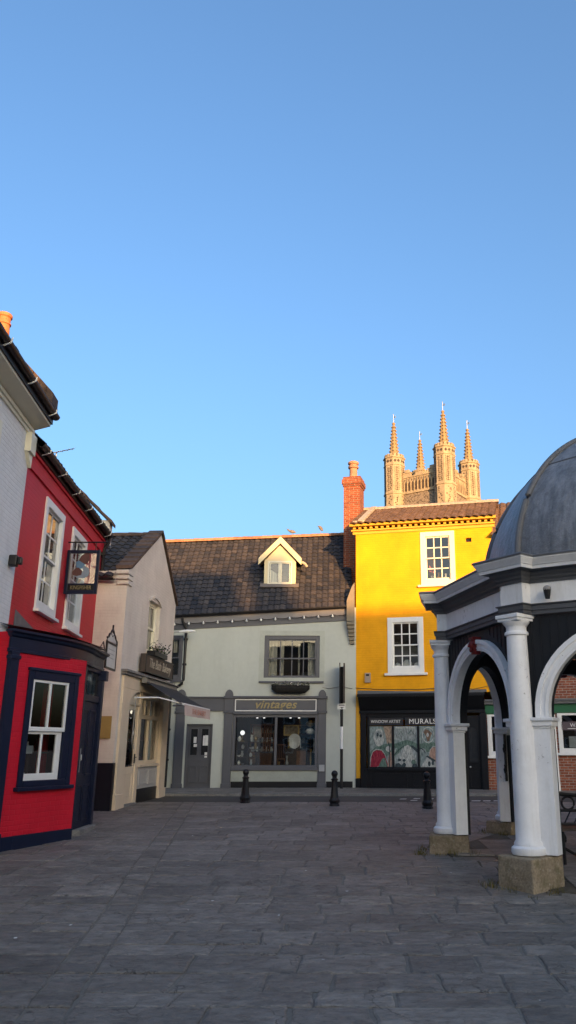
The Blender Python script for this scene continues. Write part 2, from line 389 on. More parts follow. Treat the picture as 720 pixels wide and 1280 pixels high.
def sash(root, u0, u1, z0, z1, m, cols=3, rows=4, fw=.10, y=.03, proud=0.0, bar=.022, sillm=None, sill=(.06,.07), meet=True, depth=.7, roomm=DARKROOM, curtain=None, label=None, outer=None):
    """outer box frame + two sashes with bars; thing > window > pane, glazing_bars, sill"""
    mb = MB(); frame_ring(mb, u0, u1, z0, z1, fw, y-proud, y+.09)
    w = mb.build('window', outer or m, root, bevel=.006)
    if label: w['label'] = label
    a, b, c, d = u0+fw, u1-fw, z0+fw, z1-fw
    zm = (c+d)/2; s = .042
    g = MB()
    if meet:
        frame_ring(g, a, b, zm-.02, d, s, y+.022, y+.055, wb=.04); frame_ring(g, a, b, c, zm+.018, s, y+.060, y+.092, wb=.07, wt=.04)
        for lo, hi, yy in ((c+.07, zm-.022, y+.066), (zm+.02, d-s, y+.028)):
            for i in range(1, cols):
                uu = a+s+(b-a-2*s)*i/cols; g.box(uu-bar/2, uu+bar/2, yy, yy+.02, lo, hi)
            hr = rows//2
            for j in range(1, hr):
                zz = lo+(hi-lo)*j/hr; g.box(a+s, b-s, yy+.003, yy+.018, zz-bar/2, zz+bar/2)
    else:
        frame_ring(g, a, b, c, d, s, y+.03, y+.07)
        for i in range(1, cols):
            uu = a+(b-a)*i/cols; g.box(uu-bar/2, uu+bar/2, y+.036, y+.06, c+s, d-s)
        for j in range(1, rows):
            zz = c+(d-c)*j/rows; g.box(a+s, b-s, y+.039, y+.057, zz-bar/2, zz+bar/2)
    g.build('glazing_bars', m, w)
    p = MB()
    if meet:
        p.face([(a+.01,y+.04,zm),(b-.01,y+.04,zm),(b-.01,y+.04,d-.01),(a+.01,y+.04,d-.01)]); p.face([(a+.01,y+.076,c+.01),(b-.01,y+.076,c+.01),(b-.01,y+.076,zm),(a+.01,y+.076,zm)])
    else: p.face([(a+.01,y+.05,c+.01),(b-.01,y+.05,c+.01),(b-.01,y+.05,d-.01),(a+.01,y+.05,d-.01)])
    p.build('pane', GLASS, w)
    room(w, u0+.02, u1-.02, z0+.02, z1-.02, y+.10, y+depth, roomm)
    if curtain:
        cm, spans, yy = curtain; cb = MB()
        for ca, cc, cz0, cz1 in spans:
            n = max(4, int((cc-ca)/.035)); pts = [(ca+(cc-ca)*i/n, yy+.022*math.sin(i*1.9)+.01*math.sin(i*.7)) for i in range(n+1)]
            for i in range(n): cb.face([(pts[i][0],pts[i][1],cz0),(pts[i+1][0],pts[i+1][1],cz0),(pts[i+1][0],pts[i+1][1],cz1),(pts[i][0],pts[i][1],cz1)])
        cb.build('curtain', cm, w)
    if sillm:
        sb = MB(); sb.box(u0-sill[0], u1+sill[0], -.07-proud, y+.05, z0-sill[1], z0-.003); sb.build('sill', sillm, w, bevel=.008)
    return w

def roof_tiles(mb, P00, P10, P01, P11, tw=.2, th=.24, amp=.028, step=.026, nseg=6, rnd=R, plain=False, jit=.012):
    P00, P10, P01, P11 = map(Vector, (P00, P10, P01, P11))
    L = ((P10-P00).length+(P11-P01).length)/2; H = ((P01-P00).length+(P11-P10).length)/2
    nc = max(1, round(L/tw)); nr = max(1, round(H/th))
    nrm = (P10-P00).cross(P01-P00).normalized()
    if nrm.z < 0: nrm = -nrm
    def P(u, v): return P00*(1-u)*(1-v)+P10*u*(1-v)+P01*(1-u)*v+P11*u*v
    def prof(f):
        if plain: return 0.0
        return amp*(.5+.5*math.sin(2*math.pi*f)+.22*math.sin(4*math.pi*f+.6))
    for j in range(nr):
        for i in range(nc):
            off = (.5/nc if (plain and j % 2) else 0)
            t = min(1, max(0, rnd.gauss(.5, .24))); dv = rnd.uniform(-jit, jit)/H; dh = rnd.uniform(-.5, 1)*.006
            ns = 2 if plain else nseg
            for k in range(ns):
                f0, f1 = k/ns, (k+1)/ns; gap = .006*nc/L if plain else 0
                ua, ub = (i+f0*(1-gap))/nc+off, (i+f1*(1-gap))/nc+off
                ua, ub = min(ua, 1), min(ub, 1)
                if ub-ua < 1e-6: continue
                v0 = max(0, j/nr+dv) if j else -.25*th/H; v1 = min(1, (j+1.12)/nr)
                ha, hb = prof(f0), prof(f1)
                a = P(ua, v0)+nrm*(ha+step+dh); b = P(ub, v0)+nrm*(hb+step+dh); c = P(ub, v1)+nrm*(hb*.96); d = P(ua, v1)+nrm*(ha*.96)
                mb.face([a,b,c,d], t)
                mb.face([P(ua,v0)+nrm*(ha-.008), P(ub,v0)+nrm*(hb-.008), b, a], t*.7)

def ridge_tiles(mb, A, B, r=.12, ln=.32, rnd=R):
    A, B = Vector(A), Vector(B); n = max(1, round((B-A).length/ln)); d = (B-A)/n; t = d.normalized()
    side = t.cross(Vector((0,0,1))).normalized(); up = side.cross(t)
    for i in range(n):
        a = A+d*i; b = A+d*(i+1.0); tone = rnd.random(); r0 = r*rnd.uniform(1.0, 1.08); r1 = r*rnd.uniform(.92, .97)
        la = [a+side*math.cos(x)*r0+up*(math.sin(x)*r0-.03) for x in [math.pi*k/8 for k in range(9)]]
        lb = [b+side*math.cos(x)*r1+up*(math.sin(x)*r1-.03) for x in [math.pi*k/8 for k in range(9)]]
        for k in range(8): mb.face([la[k], la[k+1], lb[k+1], lb[k]], tone)
        mb.face(la, tone*.6); mb.face(lb[::-1], tone*.6)

def half_gutter(mb, A, B, r=.06):
    A, B = Vector(A), Vector(B); t = (B-A).normalized(); side = t.cross(Vector((0,0,1))).normalized(); up = Vector((0,0,1))
    la = []; lb = []
    for k in range(9):
        x = math.pi+math.pi*k/8; o = side*math.cos(x)*r+up*math.sin(x)*r; la.append(A+o); lb.append(B+o)
    for k in range(7, -1, -1):
        x = math.pi+math.pi*k/8; o = side*math.cos(x)*(r-.008)+up*math.sin(x)*(r-.008); la.append(A+o); lb.append(B+o)
    mb.sweep([la, lb])

# ------------------------------------------------------------------ camera, sky, sun
PITCH = math.atan(297/1000)
cam = bpy.data.cameras.new('camera'); co = bpy.data.objects.new('camera', cam); COL.objects.link(co); SC.camera = co
cam.sensor_fit = 'VERTICAL'; cam.sensor_height = 24; cam.lens = 1000/1280*24; cam.shift_x = -80/1280; cam.clip_end = 3000
co.location = (0, 0, 1.6); co.rotation_euler = (rad(90)+PITCH, 0, 0)
SUN_EL, SUN_AZ = 6.4, 158.4     # azimuth clockwise from +Y: behind the viewer, to the right
wd = bpy.data.worlds.new('World'); SC.world = wd; wd.use_nodes = True
wt = wd.node_tree; bg = wt.nodes['Background']
sky = wt.nodes.new('ShaderNodeTexSky'); sky.sky_type = 'NISHITA'; sky.sun_disc = False
sky.sun_elevation = rad(SUN_EL); sky.sun_rotation = rad(SUN_AZ); sky.altitude = 0; sky.air_density = 1.0; sky.dust_density = 6.5; sky.ozone_density = 3.1
wt.links.new(sky.outputs[0], bg.inputs[0]); bg.inputs[1].default_value = .15
sl = bpy.data.lights.new('sun', 'SUN'); so = bpy.data.objects.new('sun', sl); COL.objects.link(so)
sl.energy = 2.5; sl.angle = rad(.5); sl.color = (1.0, .53, .21)
tosun = Vector((math.sin(rad(SUN_AZ))*math.cos(rad(SUN_EL)), math.cos(rad(SUN_AZ))*math.cos(rad(SUN_EL)), math.sin(rad(SUN_EL))))
so.rotation_euler = tosun.to_track_quat('Z', 'Y').to_euler(); so.location = tosun*60
SC.view_settings.view_transform = 'Standard'; SC.view_settings.look = 'None'; SC.view_settings.exposure = 2.04; SC.view_settings.gamma = 1
SC.cycles.use_denoising = True
SC.cycles.max_bounces = 8; SC.cycles.transparent_max_bounces = 12; SC.cycles.caustics_reflective = False; SC.cycles.caustics_refractive = False

# ------------------------------------------------------------------ ground, paving, road, pavement
def strip(name, m, x0, x1, ys, dz, nx=1):
    mb = MB()
    for i in range(len(ys)-1):
        for j in range(nx):
            xa = x0+(x1-x0)*j/nx; xb = x0+(x1-x0)*(j+1)/nx
            mb.face([(xa,ys[i],gz(0,ys[i])+dz),(xb,ys[i],gz(0,ys[i])+dz),(xb,ys[i+1],gz(0,ys[i+1])+dz),(xa,ys[i+1],gz(0,ys[i+1])+dz)])
    return struct(mb.build(name, m, weld=True, smooth=True))
YS = [-150,-40,-10,0,6,8.5]+[8.5+.25*i for i in range(1,15)]+[13,16,20,24,30,40,60,150,600]
strip('ground', ASPH, -300, 300, YS, -.05)
strip('paving_bed', MORT, -9, 14, [-4,0,6,8.5]+[8.5+.25*i for i in range(1,15)]+[13,15,17,19,21.4], -.0125)
def band_x(y): return -1.98-(y-6.0)*.138
pv = MB(); rp = random.Random(5)
y = 1.6
def slab(x0a, x1a, x0b, x1b, y0, y1):
    g = .007+rp.random()*.009
    def edge(p, q, n):
        out = []
        for i in range(n):
            f = i/n; w = 0 if i == 0 else rp.uniform(-.009, .009)
            d = Vector((q[0]-p[0], q[1]-p[1])); nn = Vector((-d.y, d.x)).normalized()
            out.append((p[0]+d.x*f+nn.x*w, p[1]+d.y*f+nn.y*w))
        return out
    jr = lambda: rp.uniform(-.012, .012)
    c = [(x0a+g+jr()*.6, y0+g+jr()*.5), (x1a-g+jr()*.6, y0+g+jr()*.5), (x1b-g+jr()*.6, y1-g+jr()*.5), (x0b+g+jr()*.6, y1-g+jr()*.5)]
    pl = edge(c[0], c[1], 5)+edge(c[1], c[2], 4)+edge(c[2], c[3], 5)+edge(c[3], c[0], 4)
    cx = sum(p[0] for p in pl)/len(pl); cy = sum(p[1] for p in pl)/len(pl)
    dz = rp.uniform(-.004, .005); sx = rp.uniform(-.004, .004); sy = rp.uniform(-.005, .005)
    hh = lambda x, yy: gz(x, yy)+dz+sx*(x-cx)+sy*(yy-cy)
    tone = min(1, max(0, rp.gauss(.45, .26)))
    n = len(pl); outer = [(p[0], p[1], hh(*p)-.026) for p in pl]; mid = [(p[0], p[1], hh(*p)-.007) for p in pl]
    inner = [(cx+(p[0]-cx)*(1-.016/max(.2, abs(x1a-x0a)/2)), cy+(p[1]-cy)*(1-.016/max(.2, (y1-y0)/2)), hh(*p)) for p in pl]
    pv.poly(outer+mid+inner, [(i, (i+1) % n, n+(i+1) % n, n+i) for i in range(n)]+[(n+i, n+(i+1) % n, 2*n+(i+1) % n, 2*n+i) for i in range(n)]+[tuple(range(2*n, 3*n))], tone)
while y < 21.3:
    d = rp.uniform(.33, .58); y1 = min(21.35, y+d)
    if 21.35-y1 < .25: y1 = 21.35
    ba, bb = band_x(y), band_x(y1)
    # sett band running away from the viewer
    m = max(1, round((y1-y)/.34))
    for k in range(m):
        a = y+(y1-y)*k/m; b = y+(y1-y)*(k+1)/m; slab(band_x(a)-.15, band_x(a)+.15, band_x(b)-.15, band_x(b)+.15, a, b)
    x = None; xa, xb = ba+.15, bb+.15
    while xa < 9:
        w = rp.uniform(.38, .95); na = xa+w; nb = na+rp.uniform(-.03, .03)+(0)
        slab(xa, na, xb, nb, y, y1); xa, xb = na, nb
    xa, xb = ba-.15, bb-.15
    while xa > -8:
        w = rp.uniform(.38, .9); na = xa-w; nb = na+rp.uniform(-.03, .03)
        slab(na, xa, nb, xb, y, y1); xa, xb = na, nb
    y = y1
struct(pv.build('paving', PAVE))
# road strip with a kerb, pavement in front of the shops
strip('road', ASPH, -9, 40, [21.36,22,23,23.42], -.012)
kb = MB(); x = -9.0
while x < 16:
    w = R.uniform(.8, .95); zz = gz(0, 23.5); kb.box(x+.004, x+w-.004, 23.42, 23.56, zz-.1, zz+.055, R.random()); x += w
struct(kb.build('kerb', STONEG, bevel=.012))
pm = MB(); yy = 23.56
while yy < 26.9:
    d = .55; x = -9.0-R.random()*.4
    while x < 16:
        w = R.uniform(.5, .8); z0 = gz(0, yy)+.05; z1 = gz(0, yy+d)+.05; q = R.uniform(-.003, .003); t = min(1, max(0, R.gauss(.6, .2)))
        pm.hexa([(x+.004,yy+.004,z0-.05),(x+w-.004,yy+.004,z0-.05),(x+w-.004,yy+d-.004,z1-.05),(x+.004,yy+d-.004,z1-.05),(x+.004,yy+.004,z0+q),(x+w-.004,yy+.004,z0+q),(x+w-.004,yy+d-.004,z1+q),(x+.004,yy+d-.004,z1+q)], t); x += w
    yy += d
struct(pm.build('pavement', PAVE))
strip('pavement_bed', MORT, -9, 16, [23.5,24.5,26,27], .03)
rm = MB()
for xx, yy, l in ((1.25,22.35,.16),(1.62,22.5,.16),(1.95,22.4,.18),(1.5,21.9,.16),(2.55,21.75,.3),(3.05,21.75,.22),(3.35,21.75,.18),(3.62,21.75,.18),(4.1,21.75,.3),(4.7,21.75,.3)):
    rm.hexa([(xx,yy,gz(0,yy)-.011),(xx+l,yy,gz(0,yy)-.011),(xx+l+.05,yy+.16,gz(0,yy+.16)-.011),(xx+.05,yy+.16,gz(0,yy+.16)-.011),(xx,yy,gz(0,yy)-.007),(xx+l,yy,gz(0,yy)-.007),(xx+l+.05,yy+.16,gz(0,yy+.16)-.007),(xx+.05,yy+.16,gz(0,yy+.16)-.007)])
struct(rm.build('road_markings', LINE))

# ------------------------------------------------------------------ houses on the far side of the square, behind the viewer (they throw the shade)
def back_house(label, x0, x1, y0, y1, eave, ridge, m, gable=False):
    t = thing('town_house', label, 'house', ((x0+x1)/2, y1, 0), 0, 'houses behind the viewer across the square')
    w = MB(); w.box(x0, x1, y0, y1, 0, eave)
    if gable:
        w.xz([(x0, eave), (x1, eave), ((x0+x1)/2, ridge)], y0, y1)
    else:
        ym = (y0+y1)/2; w.extr([(x0, y0, eave), (x0, y1, eave), (x0, ym, ridge)], (x1-x0, 0, 0))
    w.build('wall', m, t)
    r = MB()
    if gable:
        xm = (x0+x1)/2
        for xa in (x0-.2, x1+.2): r.extr([(xa, y0-.2, eave-.05), (xa, y0-.2, eave+.12), (xm, y0-.2, ridge+.17), (xm, y0-.2, ridge+.02)], (0, y1-y0+.4, 0))
    else:
        ym = (y0+y1)/2
        for ya in (y0-.3, y1+.3): r.extr([(x0-.1, ya, eave-.06), (x0-.1, ya, eave+.1), (x0-.1, ym, ridge+.17), (x0-.1, ym, ridge+.02)], (x1-x0+.2, 0, 0))
    r.build('roof', PLAINT, t)
    n = max(1, int((x1-x0)/2.2))
    for fl in (1.2, 4.2, 7.0):
        if fl+1.6 > eave: continue
        for i in range(n):
            xc = x0+(x1-x0)*(i+.5)/n; f = MB(); frame_ring(f, xc-.55, xc+.55, fl, fl+1.6, .1, y1+.002, y1+.06); f.box(xc-.45, xc+.45, y1+.003, y1+.04, fl+.77, fl+.83)
            wn = f.build('window', WHITEW, t); g = MB(); g.box(xc-.45, xc+.45, y1+.001, y1+.012, fl+.1, fl+1.5); g.build('pane', plainglass, wn)
    return t
plainglass = plain('dark_pane', (.02,.022,.025), .08, spec=.6)
BX = -40.0
def cast(x, y, z):      # where the sun's ray through a point of the square meets the house row behind the viewer
    t = (y-BX)/abs(tosun.y); return x+tosun.x*t, z+tosun.z*t
xa, za = cast(-5.0, 27.4, 7.5); xb, zb = cast(-3.75, 26.0, 5.9); xc, zc_ = cast(-3.2, 26.3, 6.3); xd, zd = cast(-2.15, 26.3, 6.3); xe, ze = cast(2.0, 25.6, 5.83)
xt, _ = cast(-5.75, 15.2, 8.0)
RZ = ze                 # ridge line whose shade crosses the yellow wall
back_house('tall red brick house across the square behind the viewer', xt, xa-1.2, BX-3.4, BX+3.4, RZ-2, za-.3, BRICKR)
back_house('plain red brick house across the square behind the viewer', xa-9, xt-.05, BX-3.4, BX+3.4, RZ-3, RZ+.1, BRICKR)
back_house('narrow red brick house across the square behind the viewer', xa-1.15, xb, BX-3.3, BX+3.3, RZ-3, RZ, BRICKR)
back_house('long cream rendered house across the square behind the viewer', xa-24, xa-9.1, BX-3.2, BX+3.2, RZ-4, RZ-.6, CREAMB)
back_house('brick corner house across the square behind the viewer', xa-42, xa-24.1, BX-3.2, BX+3.2, RZ-4, RZ-1, BRICKR)
back_house('low white rendered house across the square behind the viewer', xb+.05, xb+26, BX-3.6, BX+3.6, RZ-3.4, RZ, WHITEB)
c = thing('chimney_stack', 'broad brick chimney stack behind the viewer', 'chimney', (xa-.8, BX, RZ)); mb = MB(); za = cast(-4.6, 27.4, 7.45)[1]; mb.box(xa-1.6,xb,BX-.4,BX+.4,RZ-1,za-.2); mb.box(xa-1.66,xb+.06,BX-.46,BX+.46,za-.2,za); mb.build('stack', BRICKR, c)
c = thing('chimney_stack', 'narrow brick chimney stack behind the viewer', 'chimney', ((xc+xd)/2, BX, RZ)); mb = MB(); zc_ = cast(-3.9, 27.75, 7.9)[1]; mb.box(xc, xd, BX-.4, BX+.4, RZ-1, zc_-.2); mb.box(xc-.05, xd+.05, BX-.45, BX+.45, zc_-.2, zc_); mb.build('stack', BRICKR, c)

# ================================================================== left side of the street
def rel(root, o, org, th):
    """place part o, built in its own frame (origin org, heading th), under root"""
    M = root.matrix_basis.inverted() @ (Matrix.Translation((org[0], org[1], 0)) @ Matrix.Rotation(th, 4, 'Z'))
    o.matrix_parent_inverse = Matrix.Identity(4); o.location = M.translation; o.rotation_euler = (0, 0, M.to_euler().z); return o
TH_R = math.atan2(4.4, -.44)
red = thing('red_house', 'red painted brick house with a navy bay shopfront and two white upstairs windows', 'house', (-5.5,12.5,.17), TH_R, local=True)
W1, W2 = (1.63,2.99,4.02,6.1), (3.72,5.06,4.0,6.1)
mb = MB(); grid_wall(mb, .37, 6.75, 0, 6.6, [W1, W2], .12)
mb.face([(6.75,0,0),(6.75,5.2,0),(6.75,5.2,6.6),(6.75,0,6.6)]); mb.face([(.37,5.2,0),(6.75,5.2,0),(6.75,5.2,6.6),(.37,5.2,6.6)]); mb.face([(.37,0,0),(.37,5.2,0),(.37,5.2,6.6),(.37,0,6.6)])
mb.build('wall', REDW, red)
mb = MB()
for a, b, c in ((6.24,6.5,.035),(6.5,6.56,.07)): mb.box(.385, 6.75, -c, .02, a, b)
mb.build('cornice', REDW, red, bevel=.008)
for w, cur in ((W1, [(1.85,2.1,4.2,5.95),(2.5,2.76,4.9,5.95)]), (W2, [(3.95,4.3,4.2,5.9),(4.45,4.82,4.2,5.9)])):
    sash(red, *w, WHITEW, 2, 4, fw=.15, y=.0, proud=.035, bar=.03, sillm=WHITEW, sill=(.03,.06), curtain=(CURTAIN, cur, .2), roomm=MIDROOM)
mb = MB(); roof_tiles(mb, (.42,-.16,6.70), (6.95,-.16,6.70), (.42,2.6,9.46), (6.95,2.6,9.46), .22, .27, amp=.035)
mb.face([(.4,2.6,9.45),(6.95,2.6,9.45),(6.95,5.4,6.6),(.4,5.4,6.6)]); mb.face([(.4,-.1,6.62),(.4,2.6,9.4),(.4,5.3,6.6)])
mb.build('roof', PANT, red)
mb = MB(); half_gutter(mb, (.42,-.17,6.68), (6.72,-.17,6.68), .065); mb.box(.42, 6.72, -.10, -.06, 6.56, 6.70); g = mb.build('gutter', BLACKM, red)
for u in (.75,1.9,3.05,4.2,5.35,6.4):
    mb = MB(); mb.tube([(u,-.095,6.58),(u,-.17,6.60),(u,-.245,6.63),(u,-.25,6.69)], .010, 6); mb.build('gutter_bracket', WHITEW, g)
mb = MB(); mb.tube([(6.66,-.17,6.62),(6.66,-.16,6.5),(6.66,-.06,6.3),(6.66,-.055,3.0),(6.66,-.055,.3)], .042, 10)
for z in (6.2,4.4,2.6): mb.box(6.59,6.73,-.11,-.001,z-.03,z+.03)
mb.build('downpipe', BLACKM, red, smooth=True)
mb = MB(); mb.xz([(6.76,6.5),(7.12,6.5),(7.12,7.1),(6.76,7.1)], -.12, .4); mb.extr([(6.76,-.05,6.9),(6.76,2.8,9.6),(6.76,2.8,8.0),(6.76,.3,6.5)], (.36,0,0)); gp = mb.build('gable_parapet', CREAMB, red)
mb = MB()
for k in range(9):
    a = k/9; b = (k+1.06)/9; ya, yb = -.18+2.98*a, -.18+2.98*b; za, zb = 7.0+2.85*a, 7.0+2.85*b
    mb.extr([(6.70,ya,za),(6.70,yb,zb),(6.70,yb,zb+.06),(6.70,ya,za+.09)], (.5,0,0), R.random())
mb.build('coping', PLAINT, gp)
# --- the bay shopfront
TB = math.atan2(1.36, .49); BO = (-5.15, 12.64)
def bayw(u, y=0): c, s = math.cos(TB), math.sin(TB); return (BO[0]+c*u-s*y, BO[1]+s*u+c*y)
P1 = bayw(1.56); P1b = (-4.79,14.52); P2 = (-4.83,15.72); DO = P1b; TD = math.atan2(1.17, -.04)
mb = MB(); grid_wall(mb, -.13, 1.56, 0, 3.08, [(.18,1.37,1.06,2.82)], .1); rel(red, mb.build('bay_wall', REDW, red), BO, TB)
mb = MB(); mb.box(-.275, -.095, -.035, .05, .1, 3.06); mb.box(-.295, -.075, -.05, .05, 2.94, 3.0); mb.box(-.30, -.07, -.055, .05, .1, .42); rel(red, mb.build('pilaster', NAVY, red, bevel=.008), BO, TB)
mb = MB(); mb.box(-.1, 1.56, -.022, .04, 0, .36); mb.box(.18,.2,-.026,-.02,0,.36)
rel(red, mb.build('bay_plinth', NAVY, red, bevel=.01), BO, TB)
mb = MB(); frame_ring(mb, .17, 1.38, 1.05, 2.83, .11, -.03, .10, wb=.09, wt=.16); mb.box(1.14, 1.27, -.02, .10, 1.14, 2.67); mb.box(.15, 1.4, -.05, .02, 2.80, 2.85)
sw = mb.build('shop_window', NAVY, red, bevel=.01); rel(red, sw, BO, TB)
mb = MB(); frame_ring(mb, .28, 1.15, 1.88, 2.68, .05, -.012, .03, wb=.065); mb.box(.69, .735, -.01, .025, 1.94, 2.63)
frame_ring(mb, .285, 1.06, 1.13, 1.885, .05, .032, .07, wb=.11); mb.box(1.06,1.13,.03,.07,1.13,1.88); mb.box(.645, .69, .034, .066, 1.23, 1.85); mb.build('glazing_bars', WHITEW, sw, bevel=.004)
mb = MB(); mb.face([(.3,.015,1.9),(1.13,.015,1.9),(1.13,.015,2.66),(.3,.015,2.66)]); mb.face([(.3,.05,1.15),(1.1,.05,1.15),(1.1,.05,1.89),(.3,.05,1.89)]); mb.build('pane', GLASS, sw)
mb = MB(); mb.box(.12, 1.42, -.09, .02, .99, 1.05); mb.build('sill', NAVY, sw, bevel=.01)
room(sw, .16, 1.39, .9, 2.9, .105, 1.1, MIDROOM)
mb = MB()
for i in range(9): mb.face([(.88+.03*i,.28+.02*(i%2),1.1),(.91+.03*i,.28+.02*((i+1)%2),1.1),(.91+.03*i,.28+.02*((i+1)%2),2.7),(.88+.03*i,.28+.02*(i%2),2.7)])
mb.build('curtain', REDCUR, sw)
mb = MB(); mb.box(-.27,-.255,.0,.30,0,3.36); mb.box(-.255,-.1,.03,.06,0,3.0); rel(red, mb.build('bay_flank', REDW, red), BO, TB)
# curved fascia, cornice and lead roof
def bez(a, c, b, n): return [((1-t)**2*a[0]+2*t*(1-t)*c[0]+t*t*b[0], (1-t)**2*a[1]+2*t*(1-t)*c[1]+t*t*b[1]) for t in [i/n for i in range(n+1)]]
plan0 = [bayw(-.285, .03), bayw(-.285)] + bez(bayw(.75), (-4.63,14.12), (-4.80,15.1), 9) + [P2, (-5.90,16.0)]
def offp(pts, d):
    out = []
    for i, p in enumerate(pts):
        a = pts[max(i-1,0)]; b = pts[min(i+1,len(pts)-1)]
        n0 = Vector((p[1]-a[1], -(p[0]-a[0]))) if i else None; n1 = Vector((b[1]-p[1], -(b[0]-p[0]))) if i < len(pts)-1 else None
        if n0 is None: n = n1.normalized(); k = 1
        elif n1 is None: n = n0.normalized(); k = 1
        else:
            n0.normalize(); n1.normalize(); n = (n0+n1).normalized(); k = 1/max(.35, n.dot(n0))
        out.append((p[0]+n.x*d*k, p[1]+n.y*d*k))
    return out
def band(name, prof, m, parent=red, plan=None, smooth=True, world=True):
    mb = MB(); loops = []
    for d, z in prof: loops.append([(x, y, z) for x, y in offp(plan or plan0, d)])
    mb.sweep(loops, close=False, captop=False, capbot=False); o = mb.build(name, m, parent, smooth=smooth, angle=30)
    rel(parent, o, (0,0), 0); return o
fa = band('bay_fascia', [(-.12,3.05),(.03,3.05),(.03,3.10),(.012,3.11),(.012,3.27),(.045,3.29),(.06,3.325),(.10,3.35),(.10,3.385),(-.02,3.39)], NAVY)
band('fascia_lead', [(.09,3.352),(.112,3.354),(.118,3.40),(.10,3.425),(-.12,3.47),(-.25,3.52)], LEADF, fa)
mb = MB(); pl = [bayw(-.2,.25), bayw(1.3,.25), P2, (-5.90,16.0), (-5.48,12.4)]; mb.face([(p[0],p[1],3.50) for p in pl]); o = mb.build('bay_roof', LEADF, red); rel(red, o, (0,0), 0)
mb = MB(); mb.extr([(.62,-.012,3.50),(2.4,-.012,3.50),(1.7,-.012,3.66),(.62,-.012,3.82)], (0,.01,0)); mb.build('flashing', LEADF, red)
# brackets under the fascia and the door side
mb = MB(); mb.box(.01,.10,-.04,.04,.2,3.05); mb.box(1.09,1.21,-.06,.04,.2,3.05); mb.box(.10,1.09,-.02,.04,2.44,2.56); mb.box(.10,1.09,-.02,.04,2.98,3.05); mb.box(1.07,1.23,-.12,.04,2.86,3.05)
rel(red, mb.build('door_frame', NAVY, red, bevel=.01), DO, TD)
mb = MB(); mb.box(.10,1.09,.01,.055,.22,2.44)
for a, b in ((.18,.56),(.63,1.01)):
    for c, d in ((.38,1.0),(1.15,2.3)): frame_ring(mb, a, b, c, d, .035, -.005, .012)
sd = rel(red, mb.build('shop_door', NAVY, red, bevel=.008), DO, TD)
mb = MB(); mb.box(.13,.22,-.016,.01,1.22,1.62); mb.tube([(.175,-.04,1.42),(.175,-.04,1.52)], .012, 8); mb.build('handle', SILV, sd)
mb = MB(); mb.face([(.10,.02,2.56),(1.09,.02,2.56),(1.09,.02,2.98),(.10,.02,2.98)]); mb.box(.42,.45,.0,.03,2.56,2.98); mb.box(.76,.79,0,.03,2.56,2.98)
tw = rel(red, mb.build('transom_window', GLASS, red), DO, TD); 
mb = MB(); mb.face([(.45,.05,2.56),(.76,.05,2.56),(.76,.05,2.98),(.45,.05,2.98)]); mb.build('blind', CURTAIN, tw)
mb = MB(); mb.box(.0,1.2,.06,.3,.1,3.0); rel(red, mb.build('lobby', DARKROOM, red), DO, TD)
mb = MB(); x1, y1 = P1; mb.extr([(x1,y1,.1),(P1b[0],P1b[1],.1),(P1b[0],P1b[1],3.05),(x1,y1,3.05)], (-.1,.03,0)); mb.extr([(P2[0],P2[1],.1),(-5.87,16.1,.1),(-5.87,16.1,3.05),(P2[0],P2[1],3.05)], (-.02,-.1,0))
mb.box(0,0.001,0,.001,0,.001); o = mb.build('bay_return', NAVY, red); rel(red, o, (0,0), 0)
mb = MB(); zz = gz(0,15); mb.extr([(P1b[0]+.02,P1b[1]-.02,zz-.05),(P1b[0]+.16,P1b[1]+.1,zz-.05),(P2[0]+.14,P2[1]-.05,zz-.05),(P2[0],P2[1],zz-.05)], (0,0,.13)); o = mb.build('door_step', STONEG, red, bevel=.015); rel(red, o, (0,0), 0)
# things in the bay window
mb = MB(); mb.lathe([(.16,0),(.07,.16),(.065,.165)], n=20)
lx, ly = bayw(.46, .45)
lt = thing('table_lamp', 'lamp with a pale cone shade behind the upper panes of the navy shop window', 'lamp', (lx,ly,1.55)); mb = MB(); mb.lathe([(.15,.42),(.06,.57)], (lx,ly,1.55), 20); mb.build('lamp_shade', paint('shade_cloth', (.5,.40,.27), .8), lt, smooth=True)
mb = MB(); mb.lathe([(.09,0),(.09,.02),(.02,.05),(.035,.15),(.02,.3),(.015,.42)], (lx,ly,1.55), 14); mb.build('lamp_base', BRASS, lt, smooth=True)
mb = MB(); a = bayw(.36,.085); b = bayw(.55,.09); mb.extr([(a[0],a[1],1.54),(b[0],b[1],1.54),(b[0],b[1],1.66),(a[0],a[1],1.66)], (.006,-.01,0)); o = mb.build('price_card', PAPER); tag(o, 'small white card standing low in the navy shop window', 'card')
mb = MB()
for i in range(3): cx, cy = bayw(.40+.05*i, .30+.03*i); mb.lathe([(.03,0),(.045,.05),(.03,.09),(.012,.12)], (cx,cy,1.62+.05*(i%2)), 12)
o = mb.build('ornament_cluster', REDP, smooth=True); tag(o, 'cluster of small red ornaments above the white card in the bay window', 'ornament')
sx, sy = bayw(.72,.42); mb = MB()
for z in (1.1,1.54,): 
    pts = [bayw(.2,.2), bayw(1.3,.2), bayw(1.3,.7), bayw(.2,.7)]; mb.extr([(p[0],p[1],z) for p in pts], (0,0,.025))
for u in (.2,.62,1.28):
    p = bayw(u,.22); mb.box(p[0]-.015,p[0]+.015,p[1]-.015,p[1]+.015,.9,1.55)
o = mb.build('display_stand', DARKWOOD); tag(o, 'dark wooden display stand inside the navy shop window', 'stand')
mb = MB()
for u, z, h in ((.78,1.565,.16),(.9,1.565,.1),(1.0,1.565,.2),(.76,1.125,.12),(.86,1.125,.09)):
    cx, cy = bayw(u,.4); mb.lathe([(.03,0),(.035,h*.5),(.015,h*.8),(.018,h)], (cx,cy,z), 10)
o = mb.build('vase_row', SILV, smooth=True); tag(o, 'row of little grey vases in the lower half of the bay window', 'vases')

